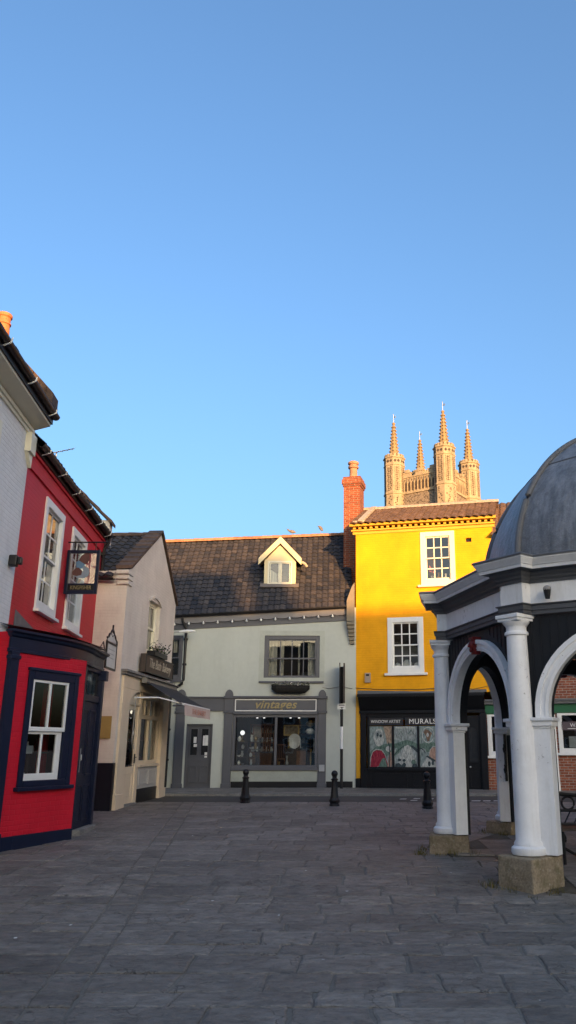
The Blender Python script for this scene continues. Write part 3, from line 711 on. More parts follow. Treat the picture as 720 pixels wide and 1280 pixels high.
# --- white house at the frame's left edge
wh = thing('white_house', 'white painted brick house with deep cream eaves at the left edge', 'house', (-5.5,12.5,.1), TH_R, local=True)
WW = (-2.6,-1.12,4.4,6.42)
mb = MB(); grid_wall(mb, -12.0, .368, 0, 6.95, [WW], .12)
mb.face([(.368,0,0),(.368,5,0),(.368,5,6.95),(.368,0,6.95)]); mb.face([(-12,0,0),(-12,5,0),(-12,5,6.95),(-12,0,6.95)]); mb.face([(-12,5,0),(.368,5,0),(.368,5,6.95),(-12,5,6.95)]); mb.build('wall', WHITEB, wh)
sash(wh, *WW, CREAMWIN, 3, 4, fw=.12, y=.0, proud=.03, sillm=CREAMWIN)
mb = MB()
for a, b, c in ((6.76,6.82,.03),(6.82,6.88,.06)): mb.box(-12, .372, -c, .01, a, b)
mb.extr([(-12,.0,6.88),(-12,-.30,6.98),(-12,-.30,7.12),(-12,.05,7.12)], (12.38,0,0)); mb.box(.1,.39,-.1,.03,6.42,6.76); mb.xz([(.12,6.42),(.38,6.42),(.37,6.2)], -.06, .02)
mb.build('eaves_soffit', CREAMWIN, wh, bevel=.006)
mb = MB(); half_gutter(mb, (-12,-.37,7.17), (.40,-.37,7.17), .07); mb.box(-12, .39, -.33, -.30, 7.02, 7.2); g = mb.build('gutter', BLACKM, wh)
for k in range(10):
    u = .1-1.25*k; mb = MB(); mb.tube([(u,-.3,7.06),(u,-.38,7.08),(u,-.45,7.12),(u,-.46,7.19)], .012, 6); mb.build('gutter_bracket', WHITEW, g)
mb = MB(); roof_tiles(mb, (-12,-.38,7.22), (.3,-.38,7.22), (-12,2.3,10.09), (.3,2.3,10.09), .17, .11, plain=True, step=.018)
mb.extr([(.30,-.3,7.16),(.30,2.3,10.02),(.30,5.0,7.1)], (.06,0,0)); mb.face([(-12,2.3,10.09),(.44,2.3,10.09),(.44,5.2,7.0),(-12,5.2,7.0)]); mb.build('roof', PLAINT, wh)
mb = MB(); mb.box(-.20,.28,.38,.92,7.2,8.18); mb.box(-.23,.31,.35,.95,8.18,8.27); mb.box(-.20,.28,.38,.92,8.27,8.35); ch = mb.build('chimney', BRICKO, wh)
mb = MB(); mb.extr([(-12,-.30,7.2),(-12,-.27,7.36),(-12,-.1,7.36),(-12,-.1,7.2)], (12.40,0,0)); mb.build('lead_flashing', LEADF, wh)
mb = MB(); n = 22
for k in range(n):
    f, g_ = k/n, (k+.93)/n; ya, yb = -.36+2.7*f, -.36+2.7*g_; za, zb_ = 7.30+2.88*f, 7.30+2.88*g_
    mb.extr([(.08,ya,za),(.08,yb,zb_),(.08,yb,zb_+.2),(.08,ya,za+.2)], (.37,0,0), R.random())
mb.build('verge_coping', PLAINT, wh)
mb = MB(); mb.lathe([(.12,0),(.118,.08),(.105,.34),(.125,.35),(.125,.37),(.105,.39),(.11,.47),(.132,.49),(.132,.53),(.12,.55),(.09,.55),(.09,.4)], (-.0,.58,8.35), 24); mb.build('chimney_pot', TERRA, ch, smooth=True)
mb = MB(); mb.box(-.02,.12,-.13,0,4.42,4.6); mb.box(.0,.1,-.2,-.13,4.45,4.57); o = mb.build('wall_lamp', BLACKM, bevel=.02); o.matrix_basis = Matrix.Translation((-5.5,12.5,0)) @ Matrix.Rotation(TH_R, 4, 'Z'); tag(o, 'small black lamp fixed on the white painted brick wall', 'lamp')
mb = MB(); mb.tube([(-.75,-.012,3.05),(-.2,-.012,3.3),(.0,-.012,3.28),(.12,-.012,3.1),(.16,-.012,2.7),(.12,-.012,1.2),(.12,-.012,.1)], .012, 6); o = mb.build('cable', plain('pale_cable', (.5,.49,.47), .6)); o.matrix_basis = Matrix.Translation((-5.5,12.5,0)) @ Matrix.Rotation(TH_R, 4, 'Z'); tag(o, 'thin pale cable looping down the white painted brick wall', 'cable')

# --- television aerial on the red house
ax, ay = -6.62, 16.8
ae = thing('tv_aerial', 'thin grey television aerial above the red house roof', 'aerial', (ax,ay,7.2))
mb = MB(); mb.tube([(ax,ay,7.2),(ax,ay,7.98)], .014, 6); mb.build('mast', SILV, ae)
mb = MB(); mb.tube([(ax-.05,ay-.1,7.93),(ax+.32,ay+.15,8.13)], .012, 6)
for k in range(5): q = k/4; cx, cy, cz = ax-.05+.37*q, ay-.1+.25*q, 7.93+.2*q; mb.tube([(cx-.05,cy+.07,cz),(cx+.05,cy-.07,cz)], .006, 5)
mb.build('boom', SILV, ae)

# --- framed hanging sign on the red house (kingfisher-like bird cut-out is only an abstract feathered shape)
sg = thing('hanging_sign', 'square navy framed hanging sign with a painted bird on the red house', 'sign', (-5.5,16.0,5.7))
X0, X1, Z0, Z1 = -5.84, -5.17, 4.62, 5.53
mb = MB(); frame_ring(mb, X0, X1, Z0, Z1, .065, 15.97, 16.03, wb=.07); mb.box(X0+.065, X1-.065, 15.98, 16.02, Z0+.185, Z0+.215); mb.build('frame', NAVY, sg, bevel=.006)
mb = MB(); mb.box(X0+.06, X1-.06, 15.997, 16.003, Z0+.21, Z1-.06); mb.build('pane', GLASS, sg)
BB = plain('bird_blue', (.10,.20,.32), .5); BR_ = plain('bird_brown', (.10,.04,.035), .5); BG = plain('bird_grey', (.22,.27,.33), .5)
def flat(name, pts, m, y, parent, th=.004):
    mb = MB(); mb.xz(pts, y, y+th); return mb.build(name, m, parent)
bx = lambda a, b: (X0+.065+(X1-X0-.13)*a, Z0+.215+(Z1-Z0-.28)*b)
flat('bird_back', [bx(*p) for p in ((.30,.72),(.42,.92),(.55,1.0),(.72,1.0),(.74,.8),(.66,.66),(.5,.62),(.38,.66))], BR_, 15.991, sg)
flat('bird_wing', [bx(*p) for p in ((.24,.66),(.32,.74),(.52,.64),(.6,.56),(.74,.5),(.78,.36),(.74,.24),(.6,.17),(.36,.18),(.2,.24),(.42,.3),(.54,.42),(.48,.52),(.3,.52))], BG, 15.988, sg)
flat('bird_head', [bx(*p) for p in ((.24,.7),(.34,.76),(.56,.64),(.5,.5),(.36,.48),(.26,.54))], BB, 15.985, sg)
flat('bird_breast', [bx(*p) for p in ((.12,.36),(.24,.5),(.36,.52),(.5,.42),(.48,.28),(.3,.24),(.16,.28))], BR_, 15.984, sg)
flat('bird_foot', [bx(*p) for p in ((.36,.02),(.42,.16),(.5,.14),(.45,.02))], BONE, 15.986, sg)
mb = MB(); mb.box(X0+.066, X1-.066, 15.99, 16.01, Z0+.068, Z0+.186); mb.build('name_panel', BLACKB, sg)
text('KINGFISHER', 'lettering', GOLD, sg, ((X0+X1)/2, 15.986, Z0+.127), .115, .003, sx=.68)
mb = MB(); mb.tube([(-5.98,16,5.70),(-5.0,16,5.70)], .014, 8); mb.tube([(-5.98,16,5.55),(-5.98,16,5.95)], .012, 6)
for xx in (X0+.1, X1-.1): mb.tube([(xx,16,5.53),(xx,16,5.70)], .008, 6)
mb.build('bracket', BLACKM, sg)

# --- small white sign in a scrolled black frame by the bakery corner
ss = thing('small_sign', 'small white sign in a scrolled black iron frame beside the bakery wall', 'sign', (-5.3,17.8,3.2))
mb = MB(); T = Matrix.Translation((-5.3,17.38,0)) @ Matrix.Rotation(rad(92), 4, 'Z')
frame_ring(mb, 0, .85, 3.28, 3.86, .04, -.02, .02)
mb.tube([(0,0,3.86),(.02,0,3.94),(.12,0,3.96),(.18,0,4.03),(.28,0,4.06),(.36,0,4.13),(.42,0,4.16),(.48,0,4.13),(.56,0,4.06),(.66,0,4.03),(.72,0,3.96),(.83,0,3.94),(.85,0,3.86)], .024, 8)
mb.tube([(.42,0,4.16),(.43,0,4.26)], .02, 6); mb.tube([(.28,0,4.06),(.42,0,4.0),(.56,0,4.06)], .014, 6)
mb.tube([(0,0,3.6),(-.5,-.1,3.6),(-1.35,-.15,3.55)], .018, 6); mb.tube([(-.1,0,3.62),(-.45,-.05,3.78),(-.9,-.1,3.58)], .012, 6)
mb.v = [tuple(T @ Vector(p)) for p in mb.v]; mb.build('iron_frame', BLACKM, ss)
mb = MB(); mb.box(.04,.81,-.008,.008,3.32,3.82); mb.xz([(.06,3.88),(.79,3.88),(.76,3.92),(.6,4.0),(.52,4.06),(.42,4.08),(.32,4.06),(.24,4.0),(.08,3.92)], -.006, .006); mb.v = [tuple(T @ Vector(p)) for p in mb.v]; mb.build('panel', paint('sign_white', (.62,.61,.57), .6), ss)
for s_, z, h in (('OPEN', 3.66, .16), ('DAILY', 3.46, .13)):
    pass
mb = MB()
for k in range(3): mb.box(.16+.02*k,.69-.03*k,-.012,-.0085,3.70-.09*k,3.715-.09*k)
mb.v = [tuple(T @ Vector(p)) for p in mb.v]; mb.build('faded_lines', plain('faded_ink', (.36,.36,.34), .8), ss)

# ------------------------------------------------------------------ the cream bakery
TH_B = math.atan2(4.32, .16)
bk = thing('bakery', 'cream painted brick bakery with a gable, dark tiled roof and an awning', 'shop', (-5.42,19.0,.28), TH_B, local=True)
BWN = (1.95,3.02,4.02,5.42)
mb = MB()
grid_wall(mb, 0, 4.45, 3.4, 5.5, [BWN], .2)
mb.face([(0,0,5.5),(4.45,0,5.5),(4.62,0,5.72),(2.62,0,7.34),(.30,0,5.88),(0,0,5.78)]); mb.face([(4.45,0,3.4),(4.62,0,5.72),(4.45,0,5.5)])
mb.face([(0,0,0),(.16,0,0),(.16,0,3.4),(0,0,3.4)])
mb.face([(4.40,0,0),(4.45,0,0),(4.45,0,3.4),(4.40,0,3.4)])
mb.face([(0,0,0),(0,0,5.78),(0,5,5.6),(0,5,0)]); mb.face([(4.45,0,0),(4.62,0,5.72),(4.62,5,5.72),(4.45,5,0)]); mb.face([(0,5,0),(4.45,5,0),(4.62,5,5.7),(2.62,5,7.34),(0,5,5.6)])
mb.build('wall', CREAMB, bk)
mb = MB(); n = 10; ar = [(BWN[0]-.06+(1.19)*i/n, 5.36+.16*math.sin(math.pi*i/n)) for i in range(n+1)]
mb.xz(ar+[(x, z+.07) for x, z in ar[::-1]], -.035, .03); mb.build('window_hood', CREAMB, bk)
sash(bk, *BWN, CREAMWIN, 2, 2, fw=.09, y=.10, sillm=CREAMW, sill=(.05,.06), curtain=(CURTAIN, [(2.06,2.3,4.1,5.3),(2.7,2.92,4.1,5.3)], .24))
mb = MB()
for z, d in ((5.42,.05),(5.54,.1),(5.66,.14)): mb.box(-d, .30, -.03-.2*d, .25, z, z+.1)
mb.build('kneeler', CREAMB, bk, bevel=.01)
mb = MB()
roof_tiles(mb, (-.10,5.0,5.62), (-.10,.30,5.62), (2.60,5.0,7.30), (2.60,.30,7.30), .23, .3, amp=.045, step=.035)
mb.face([(4.7,.3,5.7),(4.7,5,5.7),(2.6,5,7.3),(2.6,.3,7.3)]); rf = mb.build('roof', PANT, bk)
mb = MB(); ridge_tiles(mb, (2.62,5.0,7.34), (2.62,.1,7.34), .12, .4); mb.build('ridge_tile', PLAINT, rf)
mb = MB()
for (a, b, nn) in (((.10,5.84),(2.62,7.42),9), ((4.74,5.72),(2.62,7.42),9)):
    for k in range(nn):
        f, g_ = k/nn, (k+1.05)/nn; ua, za, ub, zb = a[0]+(b[0]-a[0])*f, a[1]+(b[1]-a[1])*f, a[0]+(b[0]-a[0])*g_, a[1]+(b[1]-a[1])*g_
        mb.extr([(ua,-.05,za),(ub,-.05,zb),(ub,-.05,zb+.05),(ua,-.05,za+.085)], (0,.40,0), R.random())
mb.build('verge_coping', PLAINT, rf)
mb = MB(); half_gutter(mb, (-.16,5.0,5.55), (-.16,.28,5.55), .06); mb.build('gutter', BLACKM, bk)
mb = MB(); mb.box(-.025, .0, -.012, 5, 0, 1.31); mb.box(-.025,.15,-.012,0,.0,1.31); mb.build('plinth', paint('plinth_blueblack', (.008,.010,.018), .5, spec=.25), bk)
# shopfront
mb = MB()
mb.box(.16,.74,-.06,.05,0,3.0); mb.box(.13,.77,-.09,.05,0,.62); mb.box(3.80,4.40,-.06,.05,0,3.0); mb.box(3.77,4.43,-.09,.05,0,.6)
arc = [(.74+.80*(1-math.cos(math.pi/2*i/8)), 2.55+.42*math.sin(math.pi/2*i/8)) for i in range(9)]
mb.xz([(.74,2.5)]+arc+[(1.54,3.0),(.74,3.0)], -.055, .05)
mb.xz([(3.8,2.6),(3.8,3.0),(3.4,3.0),(3.6,2.93),(3.74,2.8)], -.055, .05)
mb.box(.16,4.40,-.058,.05,3.0,3.3)
sf = mb.build('shopfront', CREAMW, bk, bevel=.012)
mb = MB(); mb.box(.08,4.48,-.12,.04,3.30,3.36); mb.box(.05,4.52,-.16,.04,3.36,3.42); mb.build('cornice', STONEG, sf, bevel=.008)
mb = MB(); mb.box(.70,.76,.05,.28,.2,3.0); mb.box(3.79,3.85,.05,.28,.2,3.0); mb.box(.76,3.79,.05,.28,2.96,3.0); mb.build('porch_lining', CREAMW, sf)
mb = MB(); frame_ring(mb, .72, 1.80, .30, 2.72, .07, .0, .12, wb=.05); mb.box(.72,1.80,.02,.12,2.72,2.98)
df = mb.build('door', CREAMW, bk, bevel=.008)
mb = MB(); frame_ring(mb, .79, 1.73, .35, 2.65, .09, .03, .07, wb=.85, wt=.12); frame_ring(mb, .92, 1.60, .48, 1.08, .05, .018, .04); mb.build('door_leaf', CREAMW, df, bevel=.006)
mb = MB(); mb.face([(.86,.05,1.18),(1.66,.05,1.18),(1.66,.05,2.56),(.86,.05,2.56)]); mb.build('pane', GLASS, df)
mb = MB(); mb.box(1.655,1.70,.005,.03,1.28,1.5); mb.tube([(1.68,.01,1.42),(1.68,-.03,1.42),(1.60,-.03,1.42)], .011, 6); mb.build('handle', BLACKM, df)
mb = MB(); mb.box(.75,1.85,-.08,.26,.2,.36); mb.build('step', STONEG, df, bevel=.015)
mb = MB(); mb.box(1.80,1.98,.0,.2,.3,3.0); frame_ring(mb, 1.98, 3.80, 1.24, 2.95, .1, .03, .15); mb.box(2.08,3.70,.04,.14,2.36,2.46); mb.box(2.80,2.92,.04,.14,1.34,2.36)
for u in (2.45,3.3): mb.box(u-.02,u+.02,.05,.13,2.46,2.85)
mb.box(2.86-.02,2.86+.02,.05,.13,2.46,2.85); mb.box(1.95,3.83,-.04,.15,1.18,1.25)
sw = mb.build('shop_window', CREAMW, bk, bevel=.008)
mb = MB(); mb.face([(2.05,.09,1.3),(3.72,.09,1.3),(3.72,.09,2.88),(2.05,.09,2.88)]); mb.build('pane', GLASS, sw)
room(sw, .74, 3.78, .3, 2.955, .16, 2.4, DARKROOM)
mb = MB(); mb.box(1.98,3.80,.01,.15,.66,1.18); frame_ring(mb, 2.1, 2.85, .74, 1.1, .05, -.005, .015); frame_ring(mb, 2.95, 3.7, .74, 1.1, .05, -.005, .015); mb.build('stall_riser', paint('stall_white', (.50,.48,.44), .5), sw, bevel=.006)
mb = MB(); mb.box(1.98,3.80,-.01,.15,.2,.66); mb.build('kick_board', BLACKP, sw)
# bakery window goods
def onbk(u, y, z): c, s = math.cos(TH_B), math.sin(TH_B); return (-5.42+c*u-s*y, 19+s*u+c*y, z)
mb = MB()
for k in range(16):
    u = R.uniform(2.15,3.6); y = R.uniform(.32,.5); x_, y_, _ = onbk(u,y,0); mb.ball((x_,y_,1.34+R.uniform(0,.5)*(k%3)), R.uniform(.05,.09), 8, 6)
o = mb.build('flower_display', plain('dusty_pink', (.36,.22,.22), .9), smooth=True); tag(o, 'pinkish dried flower display inside the bakery window', 'flowers')
for u, z in ((2.3,2.62),(2.75,2.55)):
    x_, y_, _ = onbk(u,.5,0); t = thing('pendant_lamp', 'dim pendant lamp hanging behind the bakery window, %s' % ('nearer the door' if u < 2.5 else 'nearer the right pane'), 'lamp', (x_,y_,z), group='bakery pendant lamps')
    mb = MB(); mb.tube([(x_,y_,z+.05),(x_,y_,2.95)], .006, 5); mb.build('cord', BLACKM, t); mb = MB(); mb.ball((x_,y_,z), .045, 10, 8); mb.build('bulb', emit('bulb_glow', (1,.85,.65), .5), t, smooth=True)
# name board and flower box
nb = thing('bakery_sign', 'dark brown bakery name board with pale script above the awning', 'sign', (*onbk(2.7,-.12,3.45)[:2], 3.45), TH_B, local=True)
mb = MB(); mb.box(-1.36,1.36,-.07,.07,3.47,3.93); mb.build('board', DARKWOOD, nb, bevel=.01)
mb = MB(); frame_ring(mb, -1.36, 1.36, 3.47, 3.93, .03, -.085, -.069); mb.build('edge_trim', BLACKP, nb)
text('The Bath Bakery', 'lettering', BONE, nb, (0,-.073,3.72), .34, .004, shear=.25, sx=.92)
fb = thing('window_box', 'flower box of dark leaves and pale blooms under the bakery window', 'planter', (*onbk(2.5,-.14,3.95)[:2], 3.95), TH_B, local=True)
mb = MB(); mb.box(-.62,.62,-.12,.1,3.94,4.06); mb.build('trough', BLACKP, fb)
lf = MB(); fl = MB()
for k in range(240):
    u = R.uniform(-.68,.66); z = 4.05+abs(R.gauss(0,.12)); y = R.uniform(-.2,.1); s = R.uniform(.025,.05); a = R.uniform(0,6.28); b = R.uniform(-.9,.9)
    d = Vector((math.cos(a)*s, math.sin(a)*s, b*s)); e = Vector((-math.sin(a)*s*.5, math.cos(a)*s*.5, R.uniform(-.5,.5)*s)); p = Vector((u,y,z)); (fl if k % 7 == 0 else lf).face([p-d, p+e, p+d, p-e], R.random())
lf.build('foliage', tiles_mat('dark_leaf', (.03,.045,.02), (.08,.10,.05), la=0), fb); fl.build('bloom', plain('pale_bloom', (.55,.42,.46), .8), fb)
# awning
aw = thing('awning', 'dark grey shop awning with a pale lettered valance on the bakery', 'awning', (*onbk(2.9,-.1,3.28)[:2], 3.2), TH_B, local=True)
c0 = -1.52; c1 = 1.55
mb = MB(); mb.box(c0,c1,-.14,-.01,3.20,3.33); mb.box(c0-.02,c1+.02,-.2,-.0,3.325,3.345); mb.build('cassette', plain('awning_case', (.20,.19,.17), .5), aw, bevel=.01)
AF = plain('awning_canvas', (.040,.041,.046), .85, spec=.2)
mb = MB(); nn = 14
for i in range(nn):
    for j in range(6):
        def q(a, b): u = c0+(c1-c0)*a; sag = -.03*math.sin(math.pi*b); return (u, -.12-.98*b, 3.24-.56*b+sag+.004*math.sin(a*40))
        a, b, c, d = i/nn, (i+1)/nn, j/6, (j+1)/6; mb.face([q(a,c),q(b,c),q(b,d),q(a,d)])
mb.build('canopy', AF, aw, smooth=True)
mb = MB(); mb.tube([(c0,-1.1,2.68),(c1,-1.1,2.68)], .028, 8); mb.build('front_bar', WHITEW, aw)
mb = MB(); nv = 40
for i in range(nv):
    def q(a, b): return (c0+(c1-c0)*a, -1.125-.012*math.sin(a*55)*b-.02*b, 2.67-(.25+.022*abs(math.sin(a*math.pi*10)))*b)
    a, b = i/nv, (i+1)/nv; mb.face([q(a,0),q(b,0),q(b,1),q(a,1)])
va = mb.build('valance', paint('valance_cloth', (.60,.49,.44), .8), aw, smooth=True)
text('THE BAKERY', 'lettering', plain('salmon_letter', (.50,.26,.20), .8), va, ((c0+c1)/2,-1.16,2.53), .19, .003, sx=1.5)
for s_ in (0,1):
    u0 = c0+.06 if s_ == 0 else c1-.06; e = -.75 if s_ == 0 else .75
    mb = MB(); mb.tube([(u0-.7*(1-2*s_)*(1 if s_==0 else 0),-.06,2.80),(u0-.25*(1-2*s_),-.5,2.83),(u0+.05*(1-2*s_),-1.08,2.69)], .017, 8); mb.build('arm', WHITEW, aw, smooth=True)
mb = MB(); mb.tube([(c0-.62,-.09,2.85),(c0-.66,-.08,2.0),(c0-.68,-.08,1.75)], .012, 6); mb.tube([(c0-.68,-.08,1.75),(c0-.64,-.12,1.7),(c0-.68,-.15,1.62)], .010, 6); mb.build('winding_handle', plain('handle_grey', (.3,.28,.25), .5), aw)
mb = MB(); a, b, c, d = [onbk(-.016,y,0) for y in (.10,.42,.42,.10)]; mb.extr([(a[0],a[1],1.84),(b[0],b[1],1.84),(b[0],b[1],2.34),(a[0],a[1],2.34)], (0,-.02,0)); pq = mb.build('wall_plaque', paint('plaque_ochre', (.36,.25,.08), .55)); tag(pq, 'ochre rectangular plaque on the cream brick side wall', 'plaque')

# ================================================================== grey-green shop house across the square
TH_G = math.atan2(.13, 5.04); GO = (-5.04, 25.87)
def ongr(u, y, z): c, s = math.cos(TH_G), math.sin(TH_G); return (GO[0]+c*u-s*y, GO[1]+s*u+c*y, z)
gh = thing('vintage_shop', 'sage green rendered shop with dark pantiled roof, dormer and slate grey shopfront', 'shop', (GO[0],GO[1],.45), TH_G, local=True)
GW = (2.22,4.0,3.69,5.13); GL = (-1.35,-.39,3.72,5.13); GD = (-.13,.69,.47,2.37); GS = (1.38,3.95,1.14,2.65)
eave = lambda u: 5.72+(u+.77)*.058
mb = MB(); grid_wall(mb, -2.2, 5.18, .3, 5.5, [GW, GL, GD, GS], .16)
mb.face([(-2.2,0,5.5),(5.18,0,5.5),(5.18,0,eave(5.18)),(-2.2,0,eave(-2.2))])
mb.face([(-2.2,0,0),(-2.2,6,0),(-2.2,6,5.7),(-2.2,3,9.0),(-2.2,0,5.7)]); mb.face([(5.07,0,0),(5.07,0,6),(5.07,3,9.3),(5.07,6,6),(5.07,6,0)]); mb.face([(-2.2,6,0),(5.07,6,0),(5.07,6,6),(-2.2,6,5.7)])
mb.build('wall', GREENR, gh)
mb = MB(); frame_ring(mb, GW[0]-.16, GW[1]+.16, GW[2]-.05, GW[3]+.16, .155, -.012, .0); mb.build('window_surround', paint('pale_sage', (.455,.48,.42), .7), gh)
sash(gh, *GW, GREYJ, 4, 2, fw=.11, y=.02, bar=.03, sillm=GREYJ, sill=(.14,.06), meet=True, depth=1.3, curtain=(CURTAIN, [(2.36,2.62,3.82,5.0),(2.74,2.84,3.85,5.0),(3.3,3.36,3.9,4.9),(3.62,3.87,3.85,5.0)], .3))
sash(gh, *GL, GREYJ, 2, 2, fw=.09, y=.02, sillm=GREYJ, curtain=(CURTAIN, [(-.72,-.6,4.6,5.0)], .2))
# things on the sill of the upper window
for u, z, h, m_, lab in ((2.5,3.82,.13,CHINA,'white jug on the left of the upper grey window sill'), (3.78,3.82,.12,CHINA,'white dish on the right of the upper grey window sill')):
    mb = MB(); x_, y_, _ = ongr(u,.22,0); mb.lathe([(.04,0),(.06,h*.4),(.03,h*.75),(.045,h)], (x_,y_,z), 12); o = mb.build('jug', m_, smooth=True); tag(o, lab, 'jug')
# boxed eaves, gutter
mb = MB()
def eb(z0, z1, y0, y1, u0=-2.2, u1=5.05): mb.hexa([(u0,y0,eave(u0)+z0),(u1,y0,eave(u1)+z0),(u1,y1,eave(u1)+z0),(u0,y1,eave(u0)+z0),(u0,y0,eave(u0)+z1),(u1,y0,eave(u1)+z1),(u1,y1,eave(u1)+z1),(u0,y1,eave(u0)+z1)])
eb(-.24,-.02,-.07,.01); mb.build('eaves_board', paint('mauve_grey_board', (.20,.195,.205), .55), gh)
mb = MB(); eb(-.42,-.245,-.03,.01); mb.build('fascia_board', GREYJ, gh)  # dark strip stands in for the shadow line under the eaves board
mb = MB(); half_gutter(mb, (-2.2,-.15,eave(-2.2)+.03), (5.02,-.15,eave(5.02)+.03), .065); mb.build('gutter', BLACKM, gh)
mb = MB(); z = 5.7; mb.tube([(-.42,-.15,z),(-.42,-.15,z-.12),(-.30,-.06,z-.38),(-.30,-.06,z-.5),(-.30,-.06,3.72),(-.33,-.06,3.6),(-.5,-.06,3.5),(-.64,-.06,3.42),(-.67,-.06,3.3),(-.67,-.06,.5)], .042, 10)
for zz in (5.0,4.2,2.2,1.3): u = -.30 if zz > 3.6 else -.67; mb.box(u-.06,u+.06,-.1,-.001,zz-.03,zz+.03)
mb.build('downpipe', BLACKM, gh, smooth=True)
rb = lambda u: 9.02+(u+1.04)*.049
mb = MB(); roof_tiles(mb, (-2.2,-.12,eave(-2.2)+.05), (5.05,-.12,eave(5.05)+.05), (-2.2,3.0,rb(-2.2)-.03), (5.05,3.0,rb(5.05)-.03), .195, .235, amp=.034, step=.03)
mb.face([(-2.2,3,rb(-2.2)),(5.05,3,rb(5.05)),(5.05,6.1,5.9),(-2.2,6.1,5.7)]); rf = mb.build('roof', PANT, gh)
mb = MB(); ridge_tiles(mb, (-2.2,3.0,rb(-2.2)), (5.05,3.0,rb(5.05)), .13, .36); mb.build('ridge_tile', RIDGE, rf)
# dormer
D0, D1, DZ0, DZ1, DY = 2.07, 3.14, 6.86, 7.80, .78
YC = paint('dormer_cream', (.72,.62,.38), .5, .05, 3, .08, 40)
mb = MB(); grid_wall(mb, D0, D1, DZ0, DZ1, [(2.19,3.02,6.98,7.78)], .06, DY); mb.face([(D0,DY,DZ1),(D1,DY,DZ1),((D0+D1)/2,DY,8.36)])
mb.face([(D0,DY,DZ0),(D0,DY,DZ1),(D0,2.0,DZ1)]); mb.face([(D1,DY,DZ0),(D1,2.0,DZ1),(D1,DY,DZ1)])
dm = mb.build('dormer', YC, gh)
mb = MB(); frame_ring(mb, 2.19, 3.02, 6.96, 7.78, .055, DY-.02, DY+.06); mb.box(2.575,2.635,DY-.015,DY+.05,7.0,7.74); frame_ring(mb,2.265,2.57,7.03,7.72,.025,DY,DY+.04); frame_ring(mb,2.64,2.945,7.03,7.72,.025,DY,DY+.04); wn = mb.build('dormer_window', CREAMWIN, dm, bevel=.004)
mb = MB(); mb.face([(2.24,DY+.03,7.0),(2.98,DY+.03,7.0),(2.98,DY+.03,7.75),(2.24,DY+.03,7.75)]); mb.build('pane', GLASS, dm)
mb = MB()
for i in range(6): mb.face([(2.27+.04*i,DY+.12+.02*(i%2),7.0),(2.31+.04*i,DY+.12+.02*((i+1)%2),7.0),(2.31+.04*i,DY+.12+.02*((i+1)%2),7.5-.03*i),(2.27+.04*i,DY+.12+.02*(i%2),7.5-.02*i)])
mb.build('curtain', CURTAIN, dm); room(dm, 2.1, 3.1, 6.95, 7.79, DY+.065, DY+.9)
mb = MB(); c = (D0+D1)/2
for s_ in (-1,1):
    e = c+s_*.73; mb.extr([(c,DY-.14,8.38),(c,DY-.14,8.62),(e,DY-.14,7.86),(e,DY-.14,7.62)], (0,.045,0))
mb.build('bargeboard', YC, dm, bevel=.004)
mb = MB()
for s_ in (-1,1):
    e = c+s_*.75; mb.extr([(c,DY-.09,8.56),(c,DY-.09,8.61),(e,DY-.09,7.84),(e,DY-.09,7.79)], (0,2.2,0))
mb.build('dormer_roof', LEADF, dm)
mb = MB(); mb.extr([(D0-.12,DY-.13,6.845),(D1+.12,DY-.13,6.845),(D1+.12,DY+.02,6.995),(D0-.12,DY+.02,6.995)],(0,-.015,.015)); mb.build('lead_apron', paint('pale_lead', (.16,.14,.125), .7), dm)
mb = MB(); mb.tube([(D1+.20,DY-.08,7.74),(D1+.32,DY-.03,7.68),(D1+.38,DY+.02,7.60)], .045, 8); mb.build('gutter_outlet', paint('outlet_cream', (.5,.42,.32), .7), dm)
# shopfront joinery
def pil(u0, u1, z0=.42, top=2.7):
    mb = MB(); mb.box(u0,u1,-.06,.02,z0,top); mb.box(u0-.025,u1+.025,-.085,.02,z0,z0+.18); mb.box(u0-.03,u1+.03,-.10,.02,top,top+.06); mb.box(u0-.01,u1+.01,-.09,.02,top+.06,3.14); mb.box(u0-.04,u1+.04,-.13,.02,3.14,3.22)
    n = 10; w = (u1-u0)/2+.0; uc = (u0+u1)/2
    mb.xz([(uc+w*math.cos(math.pi*i/n), 3.22+.2*math.sin(math.pi*i/n)) for i in range(n+1)], -.11, .02)
    return mb.build('pilaster', GREYJ, gh, bevel=.008)
pil(-.47,-.19); pil(1.04,1.30); pil(3.98,4.23)
mb = MB(); mb.box(-.18,1.03,-.05,.02,2.76,3.16); mb.box(-.18,1.03,-.09,.02,3.16,3.20); mb.build('frieze_board', GREYJ, gh, bevel=.006)
mb = MB(); mb.box(1.31,3.97,-.06,.02,2.66,3.16); mb.box(1.31,3.97,-.14,.02,3.16,3.22); mb.box(1.31,3.97,-.09,.02,2.66,2.71); fs = mb.build('fascia_sign', GREYJ, gh, bevel=.006)
mb = MB(); frame_ring(mb, 1.36, 3.92, 2.755, 3.125, .028, -.075, -.059); mb.build('sign_border', WLET, fs)
text('vintages', 'lettering', GOLD, fs, (2.62,-.072,2.955), .36, .012, shear=.3, sx=1.08, bold=.006, space=1.05)
mb = MB(); frame_ring(mb, 1.31, 3.97, 1.08, 2.66, .09, -.03, .10, wb=.06); mb.box(2.62,2.70,-.025,.09,1.14,2.58); mb.box(1.30,3.98,-.07,.06,.98,1.09); sw = mb.build('shop_window', GREYJ, gh, bevel=.008)
mb = MB(); mb.face([(1.38,.03,1.12),(3.92,.03,1.12),(3.92,.03,2.6),(1.38,.03,2.6)]); mb.build('pane', GLASS, sw)
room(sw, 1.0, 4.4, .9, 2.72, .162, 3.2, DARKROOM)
mb = MB(); mb.box(1.31,3.97,-.03,.03,.66,.98); mb.build('stall_riser', paint('sage_panel', (.36,.385,.335), .6), gh)
